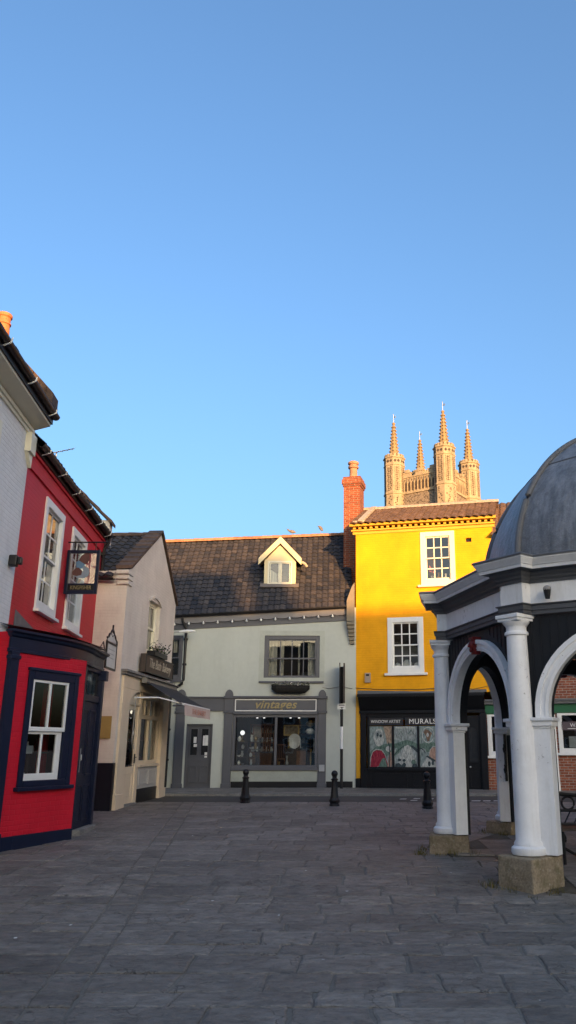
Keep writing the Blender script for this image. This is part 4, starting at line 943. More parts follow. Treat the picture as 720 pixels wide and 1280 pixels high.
mb = MB(); mb.box(1.31,3.97,-.035,.03,.36,.66); mb.box(4.24,5.06,-.02,.02,.36,.66); mb.build('plinth', BLACKP, gh)
mb = MB(); mb.box(4.02,4.19,-.10,-.058,.95,1.15); o = mb.build('meter_box', paint('meter_grey', (.36,.37,.39), .5), gh, bevel=.008)
mb = MB(); mb.box(GD[0],GD[1],.10,.16,GD[2],GD[3]); d = mb.build('door', GREYJ, gh)
mb = MB()
frame_ring(mb, GD[0], GD[1], GD[2], GD[3], .05, .04, .11)
u0, u1 = GD[0]+.06, GD[1]-.06; um = (u0+u1)/2
for a, b in ((u0+.06,um-.045),(um+.045,u1-.06)):
    frame_ring(mb, a, b, .62, 1.12, .03, .078, .102); frame_ring(mb, a, b, 1.42, 2.24, .022, .08, .102)
mb.box(um-.11,um+.11,.085,.102,1.24,1.29); mb.build('door_panels', GREYJ, d, bevel=.004)
mb = MB()
for a, b in ((u0+.08,um-.065),(um+.065,u1-.08)): mb.box(a,b,.096,.0985,1.44,2.22)
mb.build('pane', plainglass, d)
mb = MB()
for a, b, c_, e in ((.13,.22,1.80,1.98),(.14,.25,1.68,1.77),(.42,.48,1.72,2.02),(.485,.58,1.72,2.03),(.49,.57,1.36,1.52)): mb.box(a-.03,b-.03,.088,.0955,c_,e)
mb.build('door_notice', PAPER, d)
mb = MB(); mb.box(GD[0]-.1,GD[1]+.1,-.12,.1,.36,.475); mb.build('door_step', STONEG, gh, bevel=.012)
mb = MB()
for k, (z, d_) in enumerate(((4.86,.03),(4.98,.06),(5.10,.09),(5.22,.12),(5.34,.16),(5.46,.20))): mb.box(5.07-.09-d_*.6, 5.12, -.06-d_, .1, z, z+.10)
mb.xz([(4.86,5.57),(5.12,5.57),(5.12,6.85),(5.02,6.7),(4.86,6.25)], -.26, .12); mb.build('kneeler', paint('kneeler_cream', (.22,.185,.13), .75, .1, 4, .3, 30), gh, bevel=.008)
# string of festoon bulbs
fl = thing('string_lights', 'string of small white bulbs along the eaves of the sage shop', 'lights', ongr(2,-.2,5.5), 0)
pts = []
nb_ = 12
for i in range(nb_*4+1):
    u = -.68+5.55*i/(nb_*4); q = (i % 4)/4; pts.append(ongr(u,-.13,eave(u)-.22-.05*math.sin(math.pi*q)))
mb = MB(); mb.tube(pts, .008, 5); mb.build('cable', BLACKM, fl)
BUL = plain('bulb_white', (.85,.85,.82), .3)
for i in range(nb_):
    p = pts[i*4]; mb = MB(); mb.ball((p[0],p[1]-.01,p[2]-.055), .034, 10, 8); mb.tube([(p[0],p[1]-.01,p[2]-.03),(p[0],p[1]-.01,p[2]+.01)], .015, 6); mb.build('bulb', BUL, fl, smooth=True)
# hanging basket trough
hb = thing('hanging_basket', 'long black half-round trough of pale flowers above the vintages sign', 'planter', ongr(3.1,-.17,3.3), TH_G)
mb = MB(); loops = []
for i in range(17):
    u = 2.5+1.2*i/16; e = .5+.5*min(1, min(i,16-i)/2.0); loops.append([ongr(u,-.17+.155*e*math.cos(a),3.54+.235*e*math.sin(a)) for a in [math.pi+math.pi*k/8 for k in range(9)]])
mb.sweep(loops); mb.build('trough', paint('coir_black', (.018,.018,.017), .8, .4, 20, .8, 40), hb)
lf = MB(); f2 = MB()
for k in range(420):
    u = R.uniform(2.48,3.72); z = 3.54+abs(R.gauss(0,.05)); y = -.17+R.uniform(-.17,.15); s = R.uniform(.018,.034); a = R.uniform(0,6.28)
    p = Vector(ongr(u,y,z)); d = Vector((math.cos(a)*s, math.sin(a)*s, R.uniform(-.6,.6)*s)); e = Vector((-math.sin(a)*s*.6, math.cos(a)*s*.6, R.uniform(-.6,.6)*s)); (f2 if k % 2 else lf).face([p-d,p+e,p+d,p-e], R.random())
lf.build('foliage', bpy.data.materials['dark_leaf'], hb); f2.build('bloom', plain('grey_bloom', (.45,.43,.42), .85), hb)
# swan-neck lamp on the wall
wl = thing('wall_light', 'white trough light on a bracket at the left end of the sage shop wall', 'lamp', ongr(-.35,-.1,5.15)); mb = MB(); mb.tube([ongr(-.72,-.01,5.2),ongr(-.68,-.35,5.19),ongr(-.35,-.42,5.19)], .022, 8); mb.build('bracket', paint('light_bracket', (.5,.5,.48), .5), wl)
mb = MB(); a = ongr(-.45,-.42,5.18); b = ongr(.05,-.46,5.2); mb.tube([a, ((a[0]+b[0])/2,(a[1]+b[1])/2,5.205), b], [.035,.055,.03], 10); mb.build('lamp_body', WHITEW, wl, smooth=True)
# goods in the vintages window
def boxat(mb, u0, u1, y0, y1, z0, z1):
    v = [ongr(u0,y0,z0),ongr(u1,y0,z0),ongr(u1,y1,z0),ongr(u0,y1,z0),ongr(u0,y0,z1),ongr(u1,y0,z1),ongr(u1,y1,z1),ongr(u0,y1,z1)]; mb.hexa(v)
su = thing('shelf_unit', 'dark wooden shelf unit of crockery at the left of the vintages window', 'shelf', ongr(1.75,.4,.92)); mb = MB()
for u in (1.42,1.76,2.1): boxat(mb, u-.012,u+.012,.3,.55,.92,1.83)
mb.build('upright', DARKWOOD, su); mb = MB()
for z in (1.12,1.36,1.6,1.82): boxat(mb, 1.41,2.11,.3,.55,z,z+.022)
mb.build('shelf', DARKWOOD, su)
k = 0
for z in (1.142,1.382,1.622,1.842):
    for u in (1.52,1.62,1.86,1.98):
        if (k*7) % 5 == 1: k += 1; continue
        s = R.uniform(.8,1.2); c_ = ongr(u+R.uniform(-.03,.03),.4,z); mb = MB(); typ = k % 3
        if typ == 0: mb.lathe([(.03*s,0),(.055*s,.05*s),(.05*s,.1*s),(.025*s,.13*s),(.012*s,.15*s)], c_, 12)
        elif typ == 1: mb.lathe([(.025*s,0),(.06*s,.045*s),(.062*s,.05*s),(.05*s,.045*s)], c_, 12)
        else: mb.lathe([(.03*s,0),(.045*s,.08*s),(.03*s,.14*s),(.04*s,.18*s)], c_, 12)
        o = mb.build('crockery', (CHINA, SILV, CHINA, BRASS)[k % 4], smooth=True); tag(o, 'small piece of crockery on the dark shelf unit in the vintages window', 'crockery', 'crockery on the vintages shelves'); k += 1
gl = thing('globe_lamp', 'glowing white globe lamp on top of the vintages shelf unit', 'lamp', ongr(1.58,.4,1.842)); c_ = ongr(1.58,.4,1.842); mb = MB(); mb.lathe([(.07,0),(.07,.02),(.015,.04),(.012,.2)], c_, 12); mb.build('lamp_base', BRASS, gl, smooth=True); mb = MB(); mb.ball((c_[0],c_[1],c_[2]+.27), .072, 16, 12); mb.build('globe', emit('globe_glow', (1,.97,.93), .35), gl, smooth=True)
hp = thing('wooden_easel', 'tall reddish wooden slatted frame standing in the left vintages pane', 'easel', ongr(2.35,.8,.92)); mb = MB()
for u in (2.22,2.29,2.36,2.43): mb.tube([ongr(u-.03,.6,.92),ongr(u+.03,.85,2.4)], .022, 6)
mb.build('slat', WOOD, hp); mb = MB(); boxat(mb,2.14,2.56,.58,.62,1.42,1.46); boxat(mb,2.2,2.5,.8,.84,2.36,2.4); mb.build('rail', WOOD, hp)
tb = thing('side_table', 'dark side table with turned legs in the left vintages pane', 'table', ongr(2.3,.5,.92)); mb = MB(); boxat(mb,1.98,2.58,.35,.75,1.5,1.54); mb.build('tabletop', DARKWOOD, tb)
for u in (2.02,2.54):
    for y_ in (.4,.7): mb = MB(); mb.tube([ongr(u,y_,.92),ongr(u,y_,1.5)], .022, 8); mb.build('leg', DARKWOOD, tb)
cb = thing('sideboard', 'dark sideboard with two doors in the right vintages pane', 'sideboard', ongr(3.2,.6,.92)); mb = MB(); boxat(mb,2.95,3.62,.5,.9,.92,1.62); mb.build('carcass', DARKWOOD, cb)
for u in (2.98,3.3): mb = MB(); boxat(mb,u,u+.29,.485,.498,1.0,1.56); mb.build('door', WOOD if u > 3.2 else DARKWOOD, cb)
mb = MB(); n = 28; cx, cz = 3.22, 1.86
for i in range(n):
    a, b = 2*math.pi*i/n, 2*math.pi*(i+1)/n
    mb.face([ongr(cx,.66,cz), ongr(cx+.23*math.cos(a)*.9,.6,cz+.23*math.sin(a)), ongr(cx+.23*math.cos(b)*.9,.6,cz+.23*math.sin(b))]); mb.face([ongr(cx+.23*math.cos(a)*.9,.6,cz+.23*math.sin(a)),ongr(cx,.7,cz),ongr(cx+.23*math.cos(b)*.9,.6,cz+.23*math.sin(b))])
o = mb.build('round_plate', CHINA, smooth=True); tag(o, 'large pale round plate standing on the sideboard in the vintages window', 'plate')
for i,(u,z,h,w_) in enumerate(((3.75,1.2,.5,.06),(3.85,1.5,.45,.05),(3.05,1.635,.3,.03),(3.42,1.635,.26,.03),(2.76,1.16,.12,.06),(3.0,1.16,.3,.07))):
    mb = MB(); c_ = ongr(u,.4,z if z > 1.3 else .92); h2 = h if z > 1.3 else h+.2; mb.lathe([(w_,0),(w_*1.1,h2*.1),(w_*.35,h2*.3),(w_*.8,h2*.55),(w_*.3,h2*.75),(w_*.55,h2)], c_, 12); o = mb.build('candlestick', (BRASS,SILV)[i%2], smooth=True)
    tag(o, ('tall brass candlestick at the right edge of the vintages window','grey candlestick high at the right edge of the vintages window','brass candlestick left of the pale round plate','grey candlestick right of the pale round plate','squat brass pot beside the central mullion of the vintages window','stout grey vase in front of the dark sideboard')[i], 'candlestick')
for i, (u, y_, z, kind, lab) in enumerate(((2.1,1.6,.92,'dresser','dark tall dresser far back in the left vintages pane'),(3.3,2.2,.92,'dresser','dark tall dresser far back in the right vintages pane'))):
    t = thing('dresser', lab, 'dresser', ongr(u,y_,z)); mb = MB(); boxat(mb,u-.4,u+.4,y_,y_+.3,.92,1.5); mb.build('cupboard', WOOD, t); mb = MB()
    for zz in (1.5,1.8,2.1,2.38): boxat(mb,u-.4,u+.4,y_+.08,y_+.3,zz,zz+.03)
    for uu in (-.4,.37): boxat(mb,u+uu,u+uu+.03,y_+.08,y_+.3,1.53,2.38)
    mb.build('rack', WOOD, t); mb = MB()
    for zz in (1.535,1.835,2.135):
        for q in range(5): mb.lathe([(.05,0),(.075,.06),(.03,.13),(.05,.16)], ongr(u-.3+.15*q,y_+.17,zz), 10)
    mb.build('plates', CHINA, t, smooth=True)
for i, (u, z, w_, h_, m_, lab) in enumerate(((3.1,2.2,.5,.34,BRASS,'gilt framed picture hanging in the right vintages pane'),(2.0,2.15,.3,.4,WOOD,'wooden framed picture hanging in the left vintages pane'))):
    t = thing('picture', lab, 'picture', ongr(u,.95,z)); mb = MB(); 
    for a_ in ((u-w_/2,u+w_/2,z-h_/2,z-h_/2+.04),(u-w_/2,u+w_/2,z+h_/2-.04,z+h_/2),(u-w_/2,u-w_/2+.04,z-h_/2,z+h_/2),(u+w_/2-.04,u+w_/2,z-h_/2,z+h_/2)): boxat(mb,a_[0],a_[1],.94,.97,a_[2],a_[3])
    mb.build('frame', m_, t); mb = MB(); boxat(mb,u-w_/2+.03,u+w_/2-.03,.955,.965,z-h_/2+.03,z+h_/2-.03); mb.build('canvas', PTN_, t)
ch_ = thing('wooden_chair', 'spindle backed dark chair between the sideboard and mullion in the vintages window', 'chair', ongr(2.8,.6,.92)); mb = MB(); boxat(mb,2.68,2.94,.45,.75,1.3,1.33); mb.build('seat', WOOD, ch_)
for uu in (2.7,2.92):
    for yy_ in (.47,.73): mb = MB(); mb.tube([ongr(uu,yy_,.92),ongr(uu,yy_,1.3)], .016, 6); mb.build('leg', WOOD, ch_)
mb = MB()
for q in range(5): mb.tube([ongr(2.7+.055*q,.73,1.33),ongr(2.69+.06*q,.78,1.75)], .010, 6)
mb.tube([ongr(2.67,.78,1.75),ongr(2.95,.78,1.75)], .018, 6); mb.build('backrest', WOOD, ch_)
lt = thing('tiered_lantern', 'tiered pale hanging lantern at the top right of the vintages window', 'lantern', ongr(3.72,.3,2.0)); 
for j, (z, r, m_) in enumerate(((2.30,.14,BRASS),(2.06,.15,CHINA))):
    c_ = ongr(3.72,.35,z); mb = MB(); mb.lathe([(.06,0),(r*.8,.03),(r,.10),(r*.75,.16),(.03,.2)], c_, 8); mb.build('tier', m_, lt)
c_ = ongr(3.72,.35,2.0); mb = MB(); mb.tube([c_,(c_[0],c_[1],2.62)], .008, 5); mb.build('chain', BLACKM, lt)
for i, u in enumerate((1.98,2.2,3.06,3.34)):
    c_ = ongr(u,1.0,2.58); mb = MB(); mb.lathe([(.02,0),(.034,.0),(.034,.03),(.02,.05)], c_, 10); o = mb.build('ceiling_spot', emit('spot_glow', (1,.95,.9), .4)); tag(o, 'tiny glowing ceiling spotlight inside the vintages shop', 'spotlight', 'ceiling spotlights in the vintages shop')
# birds on the ridge
def bird(label, u, upright):
    x_, y_, z_ = ongr(u, 3.0, rb(u)+.095); t = thing('gull', label, 'bird', (x_,y_,z_), 0); mb = MB()
    pr = [(.0,.005),(.05,.035),(.12,.07),(.22,.085),(.30,.07),(.35,.045),(.38,.048),(.42,.046),(.45,.028),(.47,.012),(.53,.003)]
    loops = []; ang = rad(58 if upright else 14); sgn = -1
    for d, r in pr:
        bend = 0 if d < .33 else (d-.33)*(-.6 if upright else .5)
        px = sgn*(d-.2)*math.cos(ang)*(1 if d < .33 else 1); pz = .12+(d-.0)*math.sin(ang)*.9+bend
        loops.append([(x_+px+(r*math.cos(a))*-math.sin(ang)*sgn, y_+r*.85*math.sin(a), z_+pz+r*math.cos(a)*math.cos(ang)) for a in [2*math.pi*k/10 for k in range(10)]])
    mb.sweep(loops); mb.build('body', plain('gull_grey', (.20,.175,.155), .8), t, smooth=True, angle=80)
    for s_ in (-.03,.03): mb = MB(); mb.tube([(x_,y_+s_,z_-.03),(x_-.01,y_+s_,z_+.16)], .009, 5); mb.build('leg', BRASS, t)
    t.matrix_basis = t.matrix_basis @ Matrix.Scale(.75, 4)
bird('grey gull crouching low on the terracotta ridge above the dormer', 2.88, False)
bird('grey gull standing upright on the terracotta ridge near the brick chimney', 3.95, True)

# ================================================================== yellow house
TH_Y = math.atan2(-.9, 3.92); YO = (.13, 26.0)
def onye(u, y, z): c, s = math.cos(TH_Y), math.sin(TH_Y); return (YO[0]+c*u-s*y, YO[1]+s*u+c*y, z)
yh = thing('yellow_house', 'bright yellow painted brick house over a black painted shopfront', 'house', (YO[0],YO[1],.43), TH_Y, local=True)
Y1, Y2 = (2.17,3.29,6.70,8.47), (1.04,2.20,3.92,5.68)
YD = (3.44,3.84,.44,2.56); YS_ = (.43,2.98,1.09,2.3)
mb = MB(); grid_wall(mb, 0, 4.52, 3.3, 8.62, [Y1, Y2, (3.66,3.84,8.06,8.2)], .12); mb.face([(0,0,0),(.13,0,0),(.13,0,3.3),(0,0,3.3)])
mb.face([(0,0,0),(0,0,8.7),(0,2.2,9.9),(0,5,8.7),(0,5,0)]); mb.face([(4.52,0,3.3),(4.52,5,3.3),(4.52,5,8.7),(4.52,2.2,9.9),(4.52,0,8.7)]); mb.face([(4.05,.3,3.3),(4.52,.0,3.3),(4.52,5,3.3),(4.05,5,3.3)]); mb.face([(0,5,0),(4.52,5,0),(4.52,5,8.7),(0,5,8.7)])
mb.build('wall', YELW, yh)
mb = MB(); mb.face([(3.6,.1,8.0),(3.9,.1,8.0),(3.9,.1,8.3),(3.6,.1,8.3)]); mb.build('vent_grille', BLACKM, yh)
mb = MB(); mb.box(-.14,4.62,-.10,.02,8.62,8.67); mb.box(-.18,4.66,-.2,.02,8.77,8.86)
mb.box(-.10,4.60,-.03,.02,8.52,8.62); u = -.08
while u < 4.56: mb.box(u,u+.085,-.085,-.0,8.69,8.765); u += .19
mb.build('cornice', paint('cornice_yellow', (.68,.40,.04), .55), yh)
sash(yh, *Y1, CREAMWIN, 3, 4, fw=.16, y=.0, proud=.03, bar=.035, sillm=CREAMWIN, sill=(.10,.07), depth=.9, roomm=MIDROOM)
sash(yh, *Y2, WHITEW, 3, 4, fw=.16, y=.0, proud=.03, bar=.035, sillm=WHITEW, sill=(.10,.08), depth=.9, roomm=MIDROOM)
for i, (u, s) in enumerate(((1.32,.8),(1.63,1.2),(1.94,.8))):
    x_, y_, _ = onye(u,.22,0); mb = MB(); mb.ball((x_,y_,4.08+.11*s), .12*s, 14, 10, (1,.5,1)); o = mb.build('round_ornament', CHINA, smooth=True); tag(o, ('left smaller','middle larger','right smaller')[i]+' round white ornament on the lower yellow-house window sill', 'ornament')
for i, (u, h) in enumerate(((2.5,.2),(2.72,.3),(2.95,.25))):
    c_ = onye(u,.25,6.84); mb = MB(); mb.lathe([(.05,0),(.08,h*.4),(.03,h*.75),(.05,h)], c_, 12); o = mb.build('vase', (CHINA,BRASS,CHINA)[i], smooth=True); tag(o, ('small white vase at the left of the top window','tall brass vase in the middle of the top window','white vase at the right of the top window')[i], 'vase')
c_ = onye(2.42,.2,7.3); mb = MB(); mb.extr([(c_[0]-.02,c_[1],7.2),(c_[0]+.16,c_[1],7.12),(c_[0]+.16,c_[1],7.2),(c_[0],c_[1],7.4)], (0,.02,0)); o = mb.build('pennant', plain('pink_cloth', (.5,.16,.14), .8)); tag(o, 'small pink pennant behind the top yellow-house window', 'pennant')
mb = MB(); roof_tiles(mb, (-.12,-.24,8.86), (4.66,-.24,8.86), (-.12,2.1,9.98), (4.66,2.1,9.98), .235, .3, amp=.05, step=.03)
mb.face([(-.12,2.1,9.97),(4.66,2.1,9.97),(4.66,5.2,8.7),(-.12,5.2,8.7)]); rf = mb.build('roof', PANTR, yh)
mb = MB(); ridge_tiles(mb, (-.15,2.1,10.0), (4.7,2.1,10.0), .13, .4); mb.build('ridge_tile', paint('pale_ridge', (.44,.36,.27), .8, .2, 5), rf)
mb = MB(); mb.extr([(.12,-.24,8.88),(.30,-.24,8.88),(.30,2.1,10.05),(.12,2.1,10.05)], (0,-.03,.07)); mb.box(-.06,.34,-.22,-.1,8.87,8.95); mb.build('verge_mortar', paint('verge_cement', (.50,.42,.31), .85, .2, 5, .4), rf)
# black shopfront
mb = MB(); mb.box(.10,4.05,-.34,.0,3.18,3.27); mb.extr([(.12,-.02,2.76),(.12,-.30,3.16),(.12,-.30,3.185),(.12,-.0,3.185)], (3.9,0,0)); mb.box(.12,4.03,-.09,.0,2.68,2.77); mb.box(.15,.33,-.05,.0,.4,2.68); mb.box(3.02,3.42,-.05,.0,.4,2.68); mb.box(3.86,4.05,-.07,.0,.4,2.68)
mb.box(.33,3.02,-.03,.0,2.56,2.68)
sf = mb.build('shopfront', BLACKP, yh, bevel=.006)
mb = MB(); mb.box(.33,3.02,-.04,.0,.4,.98); frame_ring(mb, .45,1.6,.5,.9,.05,-.055,-.04); frame_ring(mb,1.75,2.9,.5,.9,.05,-.055,-.04); mb.box(.1,3.04,-.06,.0,.38,.5); mb.build('stall_riser', BLACKP, sf)
mb = MB(); mb.box(.12,4.04,-.3,.02,3.272,3.30); mb.extr([(.05,-.02,3.30),(4.1,-.02,3.30),(4.1,-.02,3.38),(2.2,-.02,3.34),(.05,-.02,3.4)], (0,.015,0)); mb.build('lead_capping', LEADF, sf)
mb = MB(); frame_ring(mb, .36, 3.0, 1.02, 2.56, .07, -.02, .05, wb=.07); mb.box(1.135,1.205,-.02,.05,1.09,2.3); mb.box(1.925,1.995,-.02,.05,1.09,2.3); mb.box(2.70,2.77,-.02,.05,1.09,2.3); mb.box(.3,3.03,-.09,.02,.98,1.05); sw = mb.build('shop_window', BLACKP, yh, bevel=.005)
mb = MB(); mb.box(.43,1.50,-.026,-.01,2.32,2.55); mb.box(1.56,2.98,-.026,-.01,2.32,2.55); sb = mb.build('sign_strip', paint('strip_dark', (.028,.028,.032), .35), sw)
text('WINDOW ARTIST', 'lettering', WLET, sb, (.95,-.028,2.435), .125, .002, sx=.92)
text('MURALS', 'lettering', WLET, sb, (2.10,-.028,2.43), .215, .002, sx=1.0, space=1.1)
# painted panes
PB = plain('mural_sky', (.24,.30,.30), .35); PGR = plain('mural_green', (.12,.19,.16), .4); PRD = plain('mural_red', (.30,.03,.055), .4); PWH = plain('mural_white', (.46,.48,.46), .4); PPK = plain('mural_pink', (.42,.27,.21), .4); PBR = plain('mural_brown', (.20,.13,.09), .4); PDK = plain('mural_dark', (.05,.07,.08), .4); PTN = plain('mural_tan', (.36,.27,.20), .4); PGY = plain('mural_grey', (.30,.34,.34), .4)
def brushed(m_):
    t = m_.node_tree; b = [n for n in t.nodes if n.type == 'BSDF_PRINCIPLED'][0]; src = b.inputs['Base Color'].links[0].from_socket
    tc = t.nodes.new('ShaderNodeTexCoord'); mp = t.nodes.new('ShaderNodeMapping'); mp.inputs['Scale'].default_value = (9,9,3); mp.inputs['Rotation'].default_value = (0,.6,0); nz = t.nodes.new('ShaderNodeTexNoise'); nz.inputs['Scale'].default_value = 2.5; nz.inputs['Detail'].default_value = 7; nz.inputs['Roughness'].default_value = .75
    t.links.new(tc.outputs['Object'], mp.inputs[0]); t.links.new(mp.outputs[0], nz.inputs['Vector']); cr = t.nodes.new('ShaderNodeValToRGB'); cr.color_ramp.elements[0].position = .35; cr.color_ramp.elements[0].color = (.35,.38,.40,1); cr.color_ramp.elements[1].position = .66; cr.color_ramp.elements[1].color = (1.35,1.33,1.3,1); t.links.new(nz.outputs['Fac'], cr.inputs[0])
    mx = t.nodes.new('ShaderNodeMix'); mx.data_type = 'RGBA'; mx.blend_type = 'MULTIPLY'; mx.inputs[0].default_value = 1; t.links.new(src, mx.inputs[6]); t.links.new(cr.outputs[0], mx.inputs[7]); t.links.new(mx.outputs[2], b.inputs['Base Color']); b.inputs['Roughness'].default_value = .18
for m_ in (PB, PGR, PRD, PWH, PPK, PBR, PDK, PTN, PGY): brushed(m_)
def pane(u0, u1, base, shapes):
    W, H = u1-u0, 1.21
    mb = MB(); mb.box(u0,u1,.012,.02,1.09,2.30); p = mb.build('pane', base, sw)
    by = {}
    for i, (m_, pts) in enumerate(shapes): by.setdefault(m_.name, [m_, []])[1].append((i, pts))
    for nm, (m_, lst) in by.items():
        mb = MB()
        for i, pts in lst: y = .0105-.0012*i; mb.xz([(u0+W*min(1,max(0,a)), 1.09+H*min(1,max(0,b))) for a, b in pts], y-.001, y)
        mb.build(nm, m_, p)
def ell(cx, cy, rx, ry, n=18, a0=0): return [(cx+rx*math.cos(2*math.pi*i/n+a0), cy+ry*math.sin(2*math.pi*i/n+a0)) for i in range(n)]
def stroke(pts, w=.012):
    out = []; back = []
    for i, p in enumerate(pts):
        a = Vector(pts[max(0,i-1)]); b = Vector(pts[min(len(pts)-1,i+1)]); d = (b-a).normalized(); nrm = Vector((-d.y,d.x))*w
        out.append((p[0]+nrm.x,p[1]+nrm.y)); back.append((p[0]-nrm.x,p[1]-nrm.y))
    return out+back[::-1]
pane(.43,1.135,PB,[(PTN,[(.6,1),(1,1),(1,.52),(.78,.55),(.7,.8)]),(PGR,[(0,.36),(.3,.5),(.7,.56),(1,.58),(1,.3),(0,.15)]),(PWH,ell(.42,.72,.24,.22)),(PGY,ell(.40,.76,.17,.13)),(PWH,ell(.42,.66,.10,.09)),(PDK,ell(.36,.79,.05,.05)),(PDK,ell(.5,.76,.06,.04)),(PWH,ell(.48,.62,.09,.07)),(PRD,[(.02,.0),(.04,.22),(.14,.36),(.3,.41),(.52,.40),(.66,.3),(.84,.0),(.7,.0),(.6,.16),(.4,.02),(.3,.0)]),(PWH,stroke([(.02,0),(.05,.24),(.15,.38),(.3,.43),(.54,.41),(.68,.31),(.86,.02)])),(PGR,[(.38,0),(.55,.2),(.68,.22),(.8,.0)]),(PPK,[(.78,.02),(.86,.3),(.96,.38),(1,.1),(.95,0)]),(PWH,ell(.84,.44,.12,.07)),(PDK,stroke([(.88,0),(.9,.4),(.86,.6)],.02))])
pane(1.205,1.925,PB,[(PGY,[(0,1),(1,1),(1,.7),(.5,.6),(0,.68)]),(PGR,[(0,.56),(.3,.62),(.55,.66),(.8,.62),(1,.56),(1,.46),(0,.46)]),(PWH,stroke([(.05,.96),(.5,.955),(.95,.96)],.014)),(PGY,[(0,0),(0,.44),(1,.44),(1,0)]),(PWH,[(.1,0),(.44,.5),(.6,.54),(.72,.48),(.98,0)]),(PGR,[(0,.3),(.12,.46),(.42,.52),(.2,.34),(0,.26)]),(PDK,[(.68,.52),(1,.34),(1,.44),(.8,.52)]),(PDK,stroke([(0,.3),(.2,.42),(.44,.52)],.01)),(PDK,[(.0,.0),(.04,.08),(.2,.1),(.3,.04),(.42,.12),(.5,.06),(.46,0)]),(PDK,ell(.22,.17,.08,.03)),(PDK,ell(.42,.16,.07,.035)),(PGR,ell(.82,.12,.1,.06)),(PDK,[(.74,0),(.78,.07),(.94,.09),(1,.0)]),(PGY,ell(.25,.84,.14,.1)),(PGY,ell(.72,.86,.16,.09)),(PGR,stroke([(.2,.78),(.3,.88),(.42,.76)],.01)),(PGR,stroke([(.6,.8),(.75,.9),(.88,.78)],.01))])
pane(1.995,2.70,PB,[(PTN,[(.7,1),(1,1),(1,.66),(.8,.72)]),(PGR,[(0,.56),(.3,.6),(.6,.6),(1,.5),(1,.3),(0,.4)]),(PWH,ell(.38,.78,.27,.2)),(PB,ell(.38,.78,.24,.175)),(PBR,[(.18,.84),(.26,.92),(.4,.9),(.56,.82),(.5,.76),(.42,.62),(.34,.62),(.28,.76)]),(PWH,ell(.36,.78,.05,.05)),(PWH,ell(.4,.6,.04,.03)),(PPK,[(.36,.2),(.44,.4),(.56,.48),(.8,.46),(1,.38),(1,0),(.9,0)]),(PWH,stroke([(.3,.0),(.38,.26),(.46,.42),(.58,.5),(.84,.47)],.01)),(PWH,[(.04,0),(.3,.24),(.5,.2),(.76,.08),(.7,0)]),(PDK,[(.26,.26),(.34,.28),(.7,.16),(.6,.12)]),(PDK,ell(.4,.08,.06,.06)),(PDK,ell(.56,.1,.05,.06)),(PGY,ell(.14,.4,.12,.05)),(PDK,stroke([(.02,.46),(.16,.42),(.24,.34)],.012))])
mb = MB(); mb.box(2.77,2.94,.012,.02,1.09,2.30); mb.build('pane', PGY, sw)
mb = MB(); mb.box(3.42,3.86,.02,.06,.40,2.60); frame_ring(mb, 3.48,3.80,1.2,2.28,.04,.0,.02); frame_ring(mb,3.48,3.80,.5,.98,.04,.0,.02); mb.box(3.48,3.80,.005,.02,1.06,1.09); d = mb.build('door', BLACKP, yh)
mb = MB(); mb.box(3.52,3.76,.008,.018,1.24,2.24); mb.build('pane', plainglass, d); mb = MB(); mb.ball((3.52,-.01,1.1), .028, 10, 8); mb.build('door_knob', SILV, d, smooth=True)
mb = MB(); mb.box(3.3,4.0,-.2,.05,.3,.46); mb.build('door_step', STONEG, yh, bevel=.012)
mb = MB(); mb.box(.0,.12,-.03,.01,.75,3.28); mb.build('corner_pilaster', paint('corner_yellow', (.62,.31,.012), .55), yh, bevel=.006)
mb = MB(); mb.box(-.01,.14,-.035,.02,.3,.75); mb.build('plinth', BLACKP, yh)
mb = MB(); mb.box(.30,.48,-.07,.0,3.64,3.94); ab = mb.build('alarm_box', paint('alarm_beige', (.42,.33,.25), .5)); ab.matrix_basis = Matrix.Translation((YO[0],YO[1],0)) @ Matrix.Rotation(TH_Y, 4, 'Z'); tag(ab, 'small beige alarm box low on the yellow brick wall', 'alarm box')
mb2 = MB(); mb2.box(.34,.44,-.076,-.0705,3.84,3.9); o = mb2.build('label_panel', BLACKM, ab)
mb = MB(); mb.tube([onye(-.02,-.015,3.48),onye(.8,-.02,3.42),onye(2,-.02,3.4),onye(3.2,-.02,3.46),onye(3.7,-.02,3.38),onye(4.3,-.02,3.5),onye(4.52,-.02,3.48)], .010, 5); o = mb.build('wall_cable', plain('brown_cable', (.16,.09,.03), .7)); tag(o, 'thin sagging cable along the yellow wall above the black shopfront', 'cable')
mb = MB(); mb.tube([ongr(4.1,-.02,3.5),ongr(4.3,-.02,3.46),ongr(4.7,-.02,3.52),ongr(5.05,-.02,3.46)], .008, 5); o = mb.build('wall_cable', plain('grey_cable', (.2,.2,.19), .7)); tag(o, 'thin cable along the sage wall between the pilaster and the yellow corner', 'cable')
